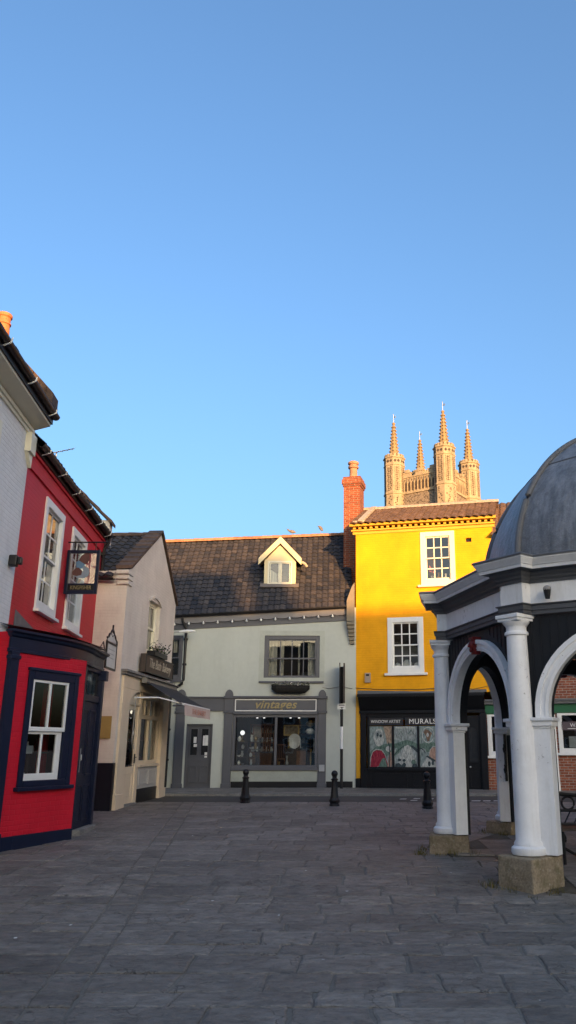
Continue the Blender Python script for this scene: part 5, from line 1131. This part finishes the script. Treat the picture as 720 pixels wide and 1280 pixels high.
# brick chimney on the party wall
cs = thing('brick_chimney', 'tall orange brick chimney stack with one pot between sage shop and yellow house', 'chimney', (.06,27.75,8)); M_ = Matrix.Translation((.06,27.7,0)) @ Matrix.Rotation(rad(-13), 4, 'Z')
mb = MB(); mb.box(-.30,.30,-.3,.36,6.0,10.72); mb.v = [tuple(M_ @ Vector(p)) for p in mb.v]; o = mb.build('stack', BRICKO, cs)
mb = MB()
for a, b, d_ in ((10.72,10.80,.03),(10.80,10.98,.06),(10.98,11.08,.02)): mb.box(-.30-d_,.30+d_,-.3-d_,.36+d_,a,b)
mb.v = [tuple(M_ @ Vector(p)) for p in mb.v]; mb.build('corbel', BRICKO, cs)
mb = MB(); mb.lathe([(.19,0),(.17,.06),(.145,.14),(.14,.42),(.19,.44),(.195,.5),(.15,.53),(.15,.56),(.2,.6),(.2,.66),(.15,.70),(.12,.70)], tuple(M_ @ Vector((-.02,.05,11.07))), 20); mb.build('chimney_pot', paint('pale_terracotta', (.46,.25,.15), .8, .2, 5), cs, smooth=True)

# ================================================================== brick shop to the right, seen through the arches
TH_K = math.atan2(-1.14, 4.95); KO = (4.05+.47*math.cos(TH_Y)-.0, 25.1+.47*math.sin(TH_Y)+.02)
kb_ = thing('brick_shop', 'red brick shop with a green fascia and white windows behind the arches', 'shop', (4.06,25.12,.4), TH_K, local=True)
K1, K2 = (.05,.95,1.42,2.62), (2.12,3.9,1.51,2.64)
mb = MB(); grid_wall(mb, -.01, 7.5, 0, 2.62, [K1, K2], .14, .03); grid_wall(mb, .49, 7.5, 3.0, 8.2, [(2.2,3.2,4.6,6.2)], .14, .03); mb.face([(7.5,.03,0),(7.5,6,0),(7.5,6,8.2),(7.5,.03,8.2)]); mb.face([(.49,.03,3),(.49,.03,8.2),(.49,6,8.2),(.49,6,3)])
mb.build('wall', BRICKR, kb_)
mb = MB(); mb.box(-.01,.25,.0,.6,2.62,2.98); mb.box(.0,7.5,-.02,.04,2.66,2.92); mb.build('fascia_board', GREENP, kb_, bevel=.006)
mb = MB(); mb.box(-.02,7.5,-.12,.05,2.92,3.0); mb.box(.0,7.5,-.16,.03,3.0,3.06); mb.build('ledge', LEADF, kb_, bevel=.006)
for w in (K1, K2):
    mb = MB(); frame_ring(mb, w[0], w[1], w[2], w[3], .13, -.02, .1, wt=.06); mb.box(w[0]-.06,w[1]+.06,-.07,.05,w[2]-.07,w[2]-.001); ww = mb.build('window', WHITEW, kb_, bevel=.006)
    mb = MB(); mb.face([(w[0]+.1,.05,w[2]+.1),(w[1]-.1,.05,w[2]+.1),(w[1]-.1,.05,w[3]-.05),(w[0]+.1,.05,w[3]-.05)]); mb.build('pane', GLASS, ww); room(ww, w[0]-.3, w[1]+.3, w[2]-.2, w[3], .17, 1.4, MIDROOM)
sash(kb_, 2.2,3.2,4.6,6.2, WHITEW, 3, 4, fw=.1, y=.05, sillm=WHITEW)
mb = MB(); roof_tiles(mb, (.45,-.2,8.2), (7.6,-.2,8.2), (.45,3,10.2), (7.6,3,10.2), .25, .3, amp=.045); mb.build('roof', PANTR, kb_)
mb = MB(); mb.tube([(2.02,-.06,2.6),(2.03,-.06,1.2),(2.04,-.06,.45)], .04, 8); mb.build('downpipe', WHITEW, kb_, smooth=True)
def onbr(u, y, z): c, s = math.cos(TH_K), math.sin(TH_K); return (4.06+c*u-s*y, 25.12+s*u+c*y, z)
sp = thing('window_sign', 'dark plate with white lettering hung across the right brick-shop window', 'sign', onbr(2.9,.0,2.16), TH_K, local=True); mb = MB(); mb.box(-.68,.7,-.02,.0,2.15,2.40); mb.build('plate', paint('plate_mauve', (.10,.075,.085), .4), sp); text('WASTERS', 'lettering', WLET, sp, (-.10,-.022,2.29), .15, .003); mb = MB(); mb.box(-.5,.5,-.024,-.0205,2.19,2.205); mb.build('underline', WLET, sp)
mb = MB(); mb.box(-.03,.19,0,.012,0,.32); nc = mb.build('notice_card', PAPER); nc.matrix_basis = Matrix.Translation(onbr(2.45,.12,1.66)) @ Matrix.Rotation(TH_K, 4, 'Z'); tag(nc, 'white notice card standing in the right brick-shop window', 'card')
mb = MB(); mb.box(0,.28,0,.012,0,.4); nc = mb.build('notice_card', paint('pink_card', (.5,.22,.2), .8)); nc.matrix_basis = Matrix.Translation(onbr(.3,.12,1.6)) @ Matrix.Rotation(TH_K, 4, 'Z'); tag(nc, 'pink poster standing in the left brick-shop window', 'poster')

# ================================================================== church tower beyond the roofs
TC, TL, TR_, TBk = Vector((8.89,71.5)), Vector((4.29,74.5)), Vector((11.77,75.66)), Vector((6.94,79.0))
ctr = (TC+TL+TR_+TBk)/4; th = math.atan2((TC-TL).y, (TC-TL).x); HS = (TC-TL).length/2
tw = thing('church_tower', 'tall sunlit flint and stone church tower with four crocketed pinnacles', 'church tower', (ctr.x,ctr.y,0), th, local=True)
mb = MB(); mb.box(-HS,HS,-HS,HS,0,25.0); mb.build('wall', FLINT, tw)
mb = MB()
for z0, z1, d in ((24.9,25.08,.10),(20.5,20.7,.1),(26.55,26.68,.08)):
    for a, b, c, d_ in ((-HS-d,HS+d,-HS-d,-HS+.3),(-HS-d,HS+d,HS-.3,HS+d),(-HS-d,-HS+.3,-HS-d,HS+d),(HS-.3,HS+d,-HS-d,HS+d)): mb.box(a,b,c,d_,z0,z1)
mb.build('string_course', STONE, tw)
def par(side):
    mb = MB(); dk = MB(); n = 11; W = 2*(HS-.7)
    mb.box(-W/2,W/2,.0,.28,25.08,26.56)
    for i in range(n):                        # blind tracery
        u = -W/2+W*(i+.5)/n; w = W/n
        dk.xz([(u-w*.3,25.2),(u+w*.3,25.2),(u+w*.3,25.95),(u,26.2),(u-w*.3,25.95)], -.006, .02)
        dk.xz([(u-w*.5+.05,26.15),(u-w*.5+.16,26.3),(u-w*.5+.05,26.46),(u-w*.5-.06,26.3)], -.006, .02)
        mb.box(u-.03-w*.5,u+.03-w*.5,-.07,.0,25.08,26.5)
    k = 3
    for i in range(k):                        # stepped battlements
        u = -W/2+W*(i+.5)/k; mb.box(u-W/k*.30,u+W/k*.30,0,.28,26.56,27.05); mb.box(u-W/k*.16,u+W/k*.16,.0,.28,27.05,27.4); mb.box(u-W/k*.34,u+W/k*.34,-.05,.33,27.03,27.12) 
    for m_, q in ((mb,0),(dk,1)):
        T = Matrix.Rotation(side*math.pi/2, 4, 'Z') @ Matrix.Translation((0,-HS,0)); m_.v = [tuple(T @ Vector(p)) for p in m_.v]
    o = mb.build('parapet', STONE, tw); dk.build('tracery', FLINTD, o)
for s_ in range(4): par(s_)
for i, (sx, sy) in enumerate(((1,-1),(-1,-1),(1,1),(-1,1))):
    cx, cy = sx*HS, sy*HS; r = 1.02 if i < 3 else .98; rot = math.pi/8
    mb = MB(); mb.lathe([(r*1.06,0),(r*1.06,20.6),(r,20.7),(r,24.9),(r*1.07,24.95),(r*1.07,25.1),(r,25.15),(r,28.75),(r*1.06,28.8),(r*1.06,28.92),(r,28.97),(r,29.75),(r*1.1,29.85),(r*1.1,29.98),(r*.9,30.02),(r*.9,29.9)], (cx,cy,0), 8, rot); t = mb.build('turret', STONE, tw)
    cr = MB()
    for k in range(16):
        a = 2*math.pi*(k+.5)/16; T = Matrix.Translation((cx,cy,0)) @ Matrix.Rotation(a, 4, 'Z')
        q = MB(); q.box(r*.80,r*.95,-.11,.11,29.95,30.28); cr.v += []; base = len(cr.v); cr.v += [tuple(T @ Vector(p)) for p in q.v]; cr.f += [[base+x for x in f] for f in q.f]; cr.t += q.t
    cr.build('crenel', STONE, t)
    dk = MB(); ap = r*math.cos(math.pi/8)
    for k in range(8):
        a = 2*math.pi*k/8; T = Matrix.Translation((cx,cy,0)) @ Matrix.Rotation(a, 4, 'Z'); q = MB()
        def dia(y, z, w, h): q.extr([(ap-.01,y-w,z),(ap-.01,y,z-h),(ap-.01,y+w,z),(ap-.01,y,z+h)], (.03,0,0))
        for j in range(13):
            z = 25.36+j*.255; e = .03*math.sin(j*2.1+k)
            if k % 2 == 0:
                dia(-.15+e,z,.075,.12); dia(.15-e,z+.1,.075,.12); dia(e,z-.04,.05,.06)
            else: dia(e,z,.19-.05*(j % 2),.06); dia(-.2,z+.11,.05,.07); dia(.2,z+.11,.05,.07); dia(0,z+.11,.04,.09)
        dia(-.17,29.38,.15,.24); dia(.17,29.38,.15,.24)
        for j in range(22): dia(R.uniform(-.26,.26), 21.1+j*.17, R.uniform(.05,.12), R.uniform(.05,.1))
        base = len(dk.v); dk.v += [tuple(T @ Vector(p)) for p in q.v]; dk.f += [[base+x for x in f] for f in q.f]; dk.t += q.t
    dk.build('flushwork', FLINTD, t)
    mb = MB(); sh = 3.75; r0 = .47; mb.lathe([(r0*1.25,29.9),(r0*1.25,30.1),(r0,30.2),(.11,29.9+sh),(.17,29.95+sh),(.17,30.05+sh),(.10,30.12+sh)], (cx,cy,0), 8, rot)
    for k in range(8):
        a = 2*math.pi*k/8+rot
        for j in range(9):
            f = (j+.6)/9.4; rr = r0+(.11-r0)*f+.05; z = 30.2+(sh-.3)*f; mb.ball((cx+rr*math.cos(a),cy+rr*math.sin(a),z), .075, 6, 4)
    mb.build('pinnacle', stone_mat('pinnacle_ochre', (.25,.18,.095), (.37,.275,.15), 1.5) if i == 0 else bpy.data.materials['pinnacle_ochre'], t)
    mb = MB(); z = 30.05+sh; mb.tube([(cx,cy,z),(cx,cy,z+1.0)], .025, 6); mb.extr([(cx,cy,z+.55),(cx+.33,cy-.22,z+.45),(cx+.40,cy-.27,z+.62),(cx+.26,cy-.17,z+.70),(cx,cy,z+.78)], (.015,.02,0)); mb.ball((cx,cy,z+.98), .05, 6, 4); mb.build('weathervane', plain('bright_vane', (.72,.70,.62), .35, metal=.6), t)
mb = MB(); mb.tube([(.3,.6,26),(.3,.6,29.1)], .035, 6); mb.tube([(.0,.6,29),(.3,.6,29.1)], .03, 6); mb.tube([(.3,.6,28),(-1.6,.2,27.5)], .015, 5); mb.build('flag_mast', BLACKM, tw); tw.location.z = .35
def squash(o):
    if o.type == 'MESH' and o.name.split('.')[0] in ('turret','crenel','flushwork','pinnacle','weathervane'):
        for v in o.data.vertices:
            z = v.co.z
            v.co.z = z if z < 25.15 else (25.15+(z-25.15)*.752 if z < 29.98 else z-1.2)
    for c in o.children: squash(c)
squash(tw)

# ================================================================== the octagonal market cross
S_ = 2.6; CB = Vector((2.085,10.16)); a1 = rad(15)
def rot2(v, d): c, s = math.cos(rad(d)), math.sin(rad(d)); return Vector((c*v.x-s*v.y, s*v.x+c*v.y))
ab_ = Vector((math.sin(a1), -math.cos(a1))); CA = CB-ab_*S_
inn = Vector((-ab_.y, ab_.x)); CC = (CA+CB)/2+inn*S_*1.20711
phi0 = math.atan2((CB-CC).y, (CB-CC).x)
CR = (CB-CC).length
bc = thing('market_cross', 'octagonal white columned market cross with arches and a grey lead dome', 'market cross', (CC.x,CC.y,.08))
VX = [(CC.x+CR*math.cos(phi0+k*math.pi/4), CC.y+CR*math.sin(phi0+k*math.pi/4)) for k in range(8)]   # k=0 is the nearest column, then counter-clockwise
ZC = .42
def frame_of(k):    # side between vertex k and k+1: origin at vertex k, u along, y inward
    p, q = Vector(VX[k]), Vector(VX[(k+1) % 8]); d = (q-p).normalized(); n = Vector((-d.y, d.x)); return p, d, n
def onside(k, u, y, z): p, d, n = frame_of(k); return (p.x+d.x*u+n.x*y, p.y+d.y*u+n.y*y, z)
def xfm(mb, k): mb.v = [onside(k, *v) for v in mb.v]
for k in range(8):
    x, y_ = VX[k]; a = phi0+k*math.pi/4; gx = gz(x, y_)
    prof = [(.15,0),(.195,0),(.208,.03),(.204,.075),(.172,.10),(.172,.125),(.150,.16)]
    mb = MB(); n = 14
    zt = ZC; prof = prof[:7]+[(.149-.022*(i/n)**1.4, .16+2.40*i/n) for i in range(1,n+1)]
    prof += [(.148,2.565),(.152,2.585),(.144,2.605),(.127,2.61),(.127,2.66),(.138,2.68),(.168,2.715),(.173,2.735),(.12,2.74)]
    mb.lathe(prof, (x,y_,ZC), 40); c_ = mb.build('column', WHITE, bc, smooth=True, angle=40)
    mb = MB(); mb.box(-.165,.165,-.165,.165,3.155,3.19); mb.box(-.182,.182,-.182,.182,3.19,3.238); T = Matrix.Translation((x,y_,0)) @ Matrix.Rotation(a, 4, 'Z'); mb.v = [tuple(T @ Vector(p)) for p in mb.v]; mb.build('capital', WHITE, c_, bevel=.006)
    # rough stone plinth
    q = R.uniform(-.03,.03); mb = MB(); hw = .245
    pts = [(hw+.02,-hw-.02+q),(hw+.02,hw+.02),(-hw-.06,hw),(-hw-.06,-hw)]
    lo = [tuple(T @ Vector((p[0]*1.03,p[1]*1.03,0))) for p in pts]; hi = [tuple(T @ Vector((p[0],p[1],0))) for p in pts]
    mb.hexa([(p[0],p[1],gx-.12) for p in lo]+[(p[0],p[1],ZC-.002+R.uniform(-.012,.0)) for p in hi]); mb.build('plinth_stone', STONEP, bc, bevel=.022)
# piers, imposts and arches
U0, U1 = .19, .345; UM = S_/2; RI = UM-U1; RO = UM-.185; ZS = 2.03
def arch(r, n=28, rise=.95): return [(UM-r*math.cos(math.pi*i/n), ZS+r*rise*math.sin(math.pi*i/n)) for i in range(n+1)]
for k in range(8):
    for s_ in (0, 1):
        mb = MB(); a, b = (U0-.09, U1) if s_ == 0 else (S_-U1, S_-U0+.09)
        mb.box(a,b,.0,.185,ZC,1.86); xfm(mb, k); pr_ = mb.build('pier', WHITE, bc, bevel=.006)
        mb = MB(); a, b = (.10, U1) if s_ == 0 else (S_-U1, S_-.10)
        for z0, z1, d in ((1.845,1.875,.012),(1.875,1.935,.035),(1.935,1.975,.06)): mb.box(a if s_ == 0 else a-d, b+d if s_ == 0 else b, -.0-d,.185+d,z0,z1)
        xfm(mb, k); mb.build('impost', WHITE, pr_, bevel=.005)
        mb = MB(); mb.box(U0-.1,U1-.004,.187,.225,ZC,1.84) if s_ == 0 else mb.box(S_-U1+.004,S_-U0+.1,.187,.225,ZC,1.84); xfm(mb, k); mb.build('pier_back', BLACKB, pr_)
    def ring(r0, r1, y0, y1):
        mb = MB(); a, b = [(p[0],p[1]) for p in arch(r0)], [(p[0],p[1]) for p in arch(r1)]
        a = [(UM-r0,1.975)]+a+[(UM+r0,1.975)]; b = [(UM-r1,1.975)]+b+[(UM+r1,1.975)]
        loops = [[(a[i][0],y0,a[i][1]),(b[i][0],y0,b[i][1]),(b[i][0],y1,b[i][1]),(a[i][0],y1,a[i][1])] for i in range(len(a))]; mb.sweep(loops); return mb
    m1 = ring(RI, RO-.06, .0, .12); m2 = ring(RO-.06, RO, -.025, .12); m3 = ring(RI+.03,RI+.045,-.01,.001)
    for m_ in (m2, m3): b0 = len(m1.v); m1.v += m_.v; m1.f += [[b0+i for i in f] for f in m_.f]; m1.t += m_.t
    xfm(m1, k); m1.build('archivolt', WHITE, bc, smooth=True, angle=30)
    # black boarded spandrel with the arch cut out of it
    mb = MB(); A_ = arch(RO-.02); top = 3.215; n = len(A_)
    def span(y, flip):
        pts = [(.05,1.97),(UM-RO+.02,1.97)]+A_+[(UM+RO-.02,1.97),(S_-.05,1.97)]
        us = [p[0] for p in pts]
        for i in range(len(pts)-1):
            p, q = pts[i], pts[i+1]
            if abs(p[0]-q[0]) < 1e-5: continue
            f = [(p[0],y,p[1]),(q[0],y,q[1]),(q[0],y,top),(p[0],y,top)]; mb.face(f[::-1] if flip else f)
    span(.06, False); span(.13, True)
    u = .18
    while u < S_-.15:                          # cover strips
        dz = abs(u-UM); z0 = 2.0 if dz > RO else ZS+1.02*math.sqrt(max(0, RO*RO-dz*dz))+.01
        if top-z0 > .08: mb.box(u-.006,u+.006,.052,.06,z0,top)
        u += .115
    xfm(mb, k); mb.build('spandrel_board', BLACKB, bc)
    mb = MB()                                   # black inner lining of arch and piers
    a = [(UM-RI-.004,ZC)]+[(UM-RI-.004,1.84)]; 
    lin = ring(RI+.004, RO, .122, .24); 
    xfm(lin, k); lin.build('inner_lining', BLACKB, bc)
    # red keystone: a carved head on a tapering block
    zk = ZS+RO*.95
    mb = MB(); mb.xz([(UM-.035,zk-.20),(UM+.035,zk-.20),(UM+.06,zk+.03),(UM-.06,zk+.03)], -.05, .06)
    mb.ball((UM,-.055,zk-.07), .05, 12, 8, (1,.9,1.3)); mb.ball((UM,-.105,zk-.085), .016, 8, 6); mb.ball((UM,-.07,zk-.14), .035, 10, 6, (.9,.7,1)); mb.box(UM-.07,UM+.07,-.07,.06,zk+.01,zk+.04)
    for s_ in (-1,1): mb.ball((UM+s_*.05,-.05,zk-.05), .024, 8, 6); mb.ball((UM+s_*.02,-.098,zk-.055), .009, 6, 4)
    xfm(mb, k); mb.build('keystone', REDP, bc, smooth=True, angle=50)
# entablature rings with a break forward over each column
def plan(o):
    out = []
    for k in range(8):
        a = phi0+k*math.pi/4; er = Vector((math.cos(a), math.sin(a))); et = Vector((-er.y, er.x)); P = Vector(VX[k]); w = .17+o*.9; so_ = o-.03
        rs = so_/math.cos(math.pi/8)-w*math.tan(math.pi/8); fr = .045+o
        for t, r in ((-w,rs),(-w,fr),(w,fr),(w,rs)): out.append((P.x+er.x*r+et.x*t, P.y+er.y*r+et.y*t))
    return out
def ent(name, prof, m, inner=None, parent=bc):
    mb = MB(); loops = [[(x, y_, z) for x, y_ in plan(o)] for o, z in prof]
    mb.sweep(loops, captop=False, capbot=False); o_ = mb.build(name, m, parent); return o_
ent('architrave', [(-.16,3.236),(.03,3.236),(.03,3.285),(.045,3.287),(.045,3.345),(.062,3.35),(.07,3.365),(.0,3.368)], GREYT)
fz = ent('frieze', [(-.03,3.366),(.015,3.367),(.015,3.635),(-.03,3.64)], WHITE)
ent('bed_mould', [(-.03,3.632),(.035,3.636),(.04,3.665),(.065,3.69),(.072,3.715),(.11,3.745),(.118,3.775),(.20,3.785),(-.03,3.788)], GREYT)
WG = paint('pale_grey_cornice', (.70,.70,.70), .45, .08, 3, .12, 30, dirt=.25, dirtcol=(.2,.2,.19))
ent('cornice', [(.10,3.783),(.205,3.784),(.208,3.825),(.22,3.83),(.226,3.845),(.245,3.875),(.255,3.895),(.262,3.898),(.262,3.922),(.1,3.926)], WG)
ent('lead_edge', [(.15,3.92),(.275,3.921),(.28,3.94),(.265,3.955),(.15,3.98),(-.05,4.02),(-.35,4.07)], LEADF)
mb = MB(); mb.face([(x, y_, 3.24) for x, y_ in plan(-.1)]); mb.face([(x, y_, 3.99) for x, y_ in plan(-.14)]); mb.build('ceiling', BLACKB, bc)
# dome with eight lead gores and rolls
RD, HD, ZD, PR = 2.70, 2.45, 4.07, rad(206)
def dome_pt(az, f, ex=0):
    aa = (az-PR) % (math.pi/4); oct_ = math.cos(math.pi/8)/math.cos(aa-math.pi/8); kk = .35+.65*oct_
    r = RD*math.cos(f)**.92*kk+ex*math.cos(f); return (CC.x+r*math.cos(az), CC.y+r*math.sin(az), ZD+HD*math.sin(f)+ex*math.sin(f))
mb = MB(); NA, NF = 128, 36
loops = [[dome_pt(PR+2*math.pi*i/NA, math.pi/2*.985*j/NF) for i in range(NA)] for j in range(NF+1)]
mb.sweep(loops, captop=True, capbot=True); dome = mb.build('dome', LEAD, bc, smooth=True, angle=8)
for k in range(8):
    mb = MB(); az = PR+k*math.pi/4; mb.tube([dome_pt(az, math.pi/2*.98*j/40, .012) for j in range(41)], .048, 10); mb.build('dome_roll', LEADF, dome, smooth=True)
mb = MB()
for k in range(8):
    az = PR+k*math.pi/4; f = rad(41.5)
    mb.tube([dome_pt(az+math.pi/4*i/10, f, .0) for i in range(11)], .014, 6)
mb.build('dome_seam', LEADF, dome, smooth=True)
mb = MB(); zt = ZD+HD; mb.lathe([(.35,-.06),(.34,.05),(.22,.1),(.2,.5),(.3,.55),(.3,.62),(.05,.66)], (CC.x,CC.y,zt), 24); mb.build('dome_cap', LEADF, bc, smooth=True)
# floodlight on the frieze
p_ = onside(0,.46,-.03,3.50); mb = MB(); p2 = onside(0,.46,-.10,3.49); mb.tube([onside(0,.46,.0,3.52), p2], .02, 6); mb.tube([(p2[0],p2[1],3.40),(p2[0],p2[1],3.52)], [.028,.05], 10)
fl_ = thing('floodlight', 'small black floodlight with a pale dome top on the white frieze', 'floodlight', p_); mb.build('lamp_body', BLACKM, fl_, smooth=True); mb = MB(); mb.ball((p2[0],p2[1],3.525), .052, 12, 8, (1,1,.8)); mb.build('lamp_cover', paint('cover_grey', (.30,.29,.28), .5), fl_, smooth=True)
# floor inside the cross
mb = MB()
pts = [Vector((CC.x+(CR+.12)*math.cos(phi0+k*math.pi/4), CC.y+(CR+.12)*math.sin(phi0+k*math.pi/4))) for k in range(8)]
NX = 12
for i in range(-NX, NX):
    for j in range(-NX, NX):
        s_ = .55; q = [(CC.x+(i+a)*s_+.006*(1-2*a), CC.y+(j+b)*s_+.006*(1-2*b)) for a, b in ((0,0),(1,0),(1,1),(0,1))]
        def inside(p): return all((pts[(k+1)%8]-pts[k]).cross(Vector(p)-pts[k]) > 0 for k in range(8))
        if all(inside(p) for p in q): t = R.random(); mb.extr([(p[0],p[1],gz(*p)-.03) for p in q], (0,0,.052+R.uniform(-.003,.003)), t)
struct(mb.build('cross_floor', PAVE))
mb = MB(); mb.sweep([[(p.x,p.y,gz(p.x,p.y)-.02) for p in pts],[(p.x,p.y,gz(p.x,p.y)+.014) for p in pts]]); struct(mb.build('cross_floor_bed', stone_mat('dirty_bed', (.07,.058,.042), (.13,.115,.09), 3)))

# iron bench inside the cross: scrolled ends and bars
be = thing('iron_bench', 'black iron bench with ring scrolls just right of the nearest column', 'bench', (2.85,12.1,.16))
B0 = Vector((2.70,11.75,0)); bd = Vector((1,-.05,0)).normalized()
def bp(u, y_, z): n = Vector((-bd.y, bd.x, 0)); p = B0+bd*u+n*y_; return (p.x, p.y, gz(p.x,p.y)+.03+z)
def ringp(u, z, r, n=20): return [bp(u+r*math.cos(2*math.pi*i/n), .0, z+r*math.sin(2*math.pi*i/n)) for i in range(n+1)]
mb = MB(); mb.tube([bp(-.1,0,.86),bp(.2,0,.83),bp(.6,0,.80),(bp(2.0,0,.80))], .026, 8); mb.tube([bp(-.1,0,.62),bp(2.0,0,.62)], .02, 8); mb.tube([bp(-.1,0,.44),bp(2.0,0,.44)], .022, 8); mb.build('back_rail', BLACKM, be, smooth=True)
for i in range(6): mb = MB(); mb.tube(ringp(.28+.28*i,.715,.085), .017, 6); mb.build('back_ring', BLACKM, be, smooth=True)
mb = MB()
for i in range(14): mb.tube([bp(-.05+.13*i,0,.44),bp(.05+.13*i,0,.62)], .010, 5)
mb.build('lattice', BLACKM, be)
mb = MB(); mb.extr([bp(-.1,-.02,.40),bp(2.0,-.02,.40),bp(2.0,-.45,.41),bp(-.1,-.45,.41)], (0,0,.03)); mb.build('seat', DARKWOOD, be)
for u in (.1, 1.8):
    mb = MB(); mb.tube(ringp(u,.25,.105), .028, 8); mb.tube([bp(u,0,.44),bp(u-.02,0,.35)], .022, 6); mb.tube([bp(u+.05,0,.16),bp(u+.3,0,.02),bp(u+.36,0,0)], .022, 6); mb.tube([bp(u-.05,0,.16),bp(u-.1,0,.0)], .022, 6); mb.tube([bp(u,-.43,.4),bp(u,-.45,.0)], .022, 6); mb.build('leg', BLACKM, be, smooth=True)

# twisted black iron bracket on the far pier
mb = MB(); h_ = lambda u, y, z: onside(6, u, y, z)
mb.tube([h_(.37,.16,1.86),h_(.37,.16,1.08)], .024, 8)
for z_ in (1.62,1.28): mb.tube([h_(.37,.16,z_+.08),h_(.43,.16,z_+.06),h_(.46,.16,z_),h_(.43,.16,z_-.06),h_(.37,.16,z_-.05)], .016, 6)
o = mb.build('iron_bar', BLACKM, smooth=True); tag(o, 'black iron bar with two hooks fixed to the far pier under the dome', 'iron bar')

# ================================================================== bollards
def bollard():
    t = thing('bollard', 'x', 'bollard', (0,0,0), 0, 'black iron bollards along the road')
    mb = MB(); mb.lathe([(.15,0),(.15,.04),(.13,.055),(.13,.07),(.158,.13),(.158,.15),(.15,.17),(.125,.21)], n=8, rot=math.pi/8); mb.build('base', BLACKM, t, bevel=.004)
    mb = MB(); mb.lathe([(.125,.205),(.108,.34),(.092,.5),(.086,.60),(.086,.66)], n=8, rot=math.pi/8); mb.build('shaft', BLACKM, t, bevel=.004)
    mb = MB(); mb.lathe([(.088,.655),(.102,.665),(.105,.69),(.09,.70),(.066,.715),(.06,.74),(.07,.755),(.06,.765)], n=20); mb.build('collar', BLACKM, t, smooth=True)
    mb = MB(); mb.ball((0,0,.83), .092, 20, 14); mb.build('ball', BLACKM, t, smooth=True); return t
b0 = bollard()
def copy_tree(o, parent=None):
    c = o.copy(); COL.objects.link(c)
    if parent: c.parent = parent
    for ch in list(o.children): copy_tree(ch, c)
    return c
for i, (x, y_, lab) in enumerate(((-2.66,21.1,'black bollard standing before the left edge of the vintages shop window'),(-.42,20.3,'black bollard standing just left of the tall black pole'),(1.74,19.6,'black bollard standing in front of the black murals shopfront'))):
    t = b0 if i == 0 else copy_tree(b0); t.location = (x, y_, gz(x, y_)-.005); t.scale = (.86,.86,.88); t.rotation_euler = (0,0,R.uniform(0,.6)); t['label'] = lab

# ================================================================== tall black pole
px_, py_ = -.32, 25.55
pl = thing('street_pole', 'tall black pole with a white band and two dark edge-on boards at the top', 'pole', (px_,py_,.48)); z0 = .46
mb = MB(); mb.tube([(px_,py_,z0),(px_,py_,1.62)], .045, 12); mb.tube([(px_,py_,2.28),(px_,py_,4.1)], .045, 12); mb.build('post', BLACKM, pl, smooth=True)
mb = MB(); mb.tube([(px_,py_,1.62),(px_,py_,2.28)], .046, 12); mb.build('white_band', WHITE, pl, smooth=True)
mb = MB(); mb.box(px_-.075,px_-.045,py_-.30,py_+.30,2.98,4.2); pass; mb.build('board', BLACKM, pl, bevel=.005)
mb = MB(); mb.box(px_+.05,px_+.10,py_-.3,py_+.3,3.0,4.19); mb.build('board', DARKWOOD, pl, bevel=.005)
mb = MB(); mb.box(px_-.13,px_+.12,py_-.07,py_-.05,2.80,2.97); sp_ = mb.build('sign_plate', PAPER, pl); mb = MB(); mb.box(px_-.06,px_+.07,py_-.073,py_-.0705,2.85,2.86); mb.box(px_-.09,px_+.09,py_-.073,py_-.0705,2.91,2.93); mb.box(px_-.02,px_+.03,py_-.073,py_-.0705,2.82,2.85); mb.build('printed_lines', BLACKM, sp_)

# ================================================================== weeds and scraps of litter
mb = MB(); rw = random.Random(3)
def tuft(x, y_, n, h):
    for _ in range(n):
        a = rw.uniform(0,6.28); l = h*rw.uniform(.5,1.1); b = rw.uniform(.1,.6)*l; o = Vector((x+rw.gauss(0,.05),y_+rw.gauss(0,.05),gz(x,y_)-.01)); w = Vector((-math.sin(a),math.cos(a),0))*.004
        m_ = o+Vector((math.cos(a)*b*.4,math.sin(a)*b*.4,l*.6)); e = o+Vector((math.cos(a)*b,math.sin(a)*b,l)); t = rw.random(); mb.face([o-w,o+w,m_+w*.8,m_-w*.8], t); mb.face([m_-w*.8,m_+w*.8,e], t)
for k in range(8):
    x, y_ = VX[k]; a = phi0+k*math.pi/4
    for j in range(26):
        s_ = rw.uniform(-.42,.42); side = rw.choice((0,1,2)); o = {0:(.38,s_),1:(s_,-.36),2:(s_,.36)}[side]; X = x+o[0]*math.cos(a)-o[1]*math.sin(a); Y = y_+o[0]*math.sin(a)+o[1]*math.cos(a)
        if math.hypot(X-2.0, Y-9.85) < .22: continue
        tuft(X, Y, 10, rw.uniform(.03,.11))
for j in range(22): tuft(2.62+rw.uniform(-.02,.4), 9.95+rw.uniform(-.06,.06), 14, rw.uniform(.06,.14))
for j in range(14): tuft(2.25+rw.uniform(-.3,.3), 10.7+rw.uniform(-.4,1.4), 8, rw.uniform(.02,.05))
o = mb.build('weeds', tiles_mat('dry_grass', (.07,.075,.018), (.21,.16,.045), la=0)); o['kind'] = 'stuff'; o['label'] = 'tufts of weeds and dry grass round the column plinths'
mb = MB(); rl = random.Random(8)
for k in range(34):
    d_ = rl.uniform(6, 19); x = rl.uniform(-.42, .22)*d_; z = gz(x, d_)+.004; s = rl.uniform(.008,.024); a = rl.uniform(0,6.28); pts = [(x+s*math.cos(a+q_)*rl.uniform(.5,1.3), d_+s*math.sin(a+q_)*rl.uniform(.5,1.3), z+rl.uniform(0,.008)) for q_ in (0,1.4,2.9,4.4)]; mb.face(pts, rl.random())
o = mb.build('litter_scraps', PAPER); o['kind'] = 'stuff'; o['label'] = 'tiny pale scraps of litter scattered over the paving'
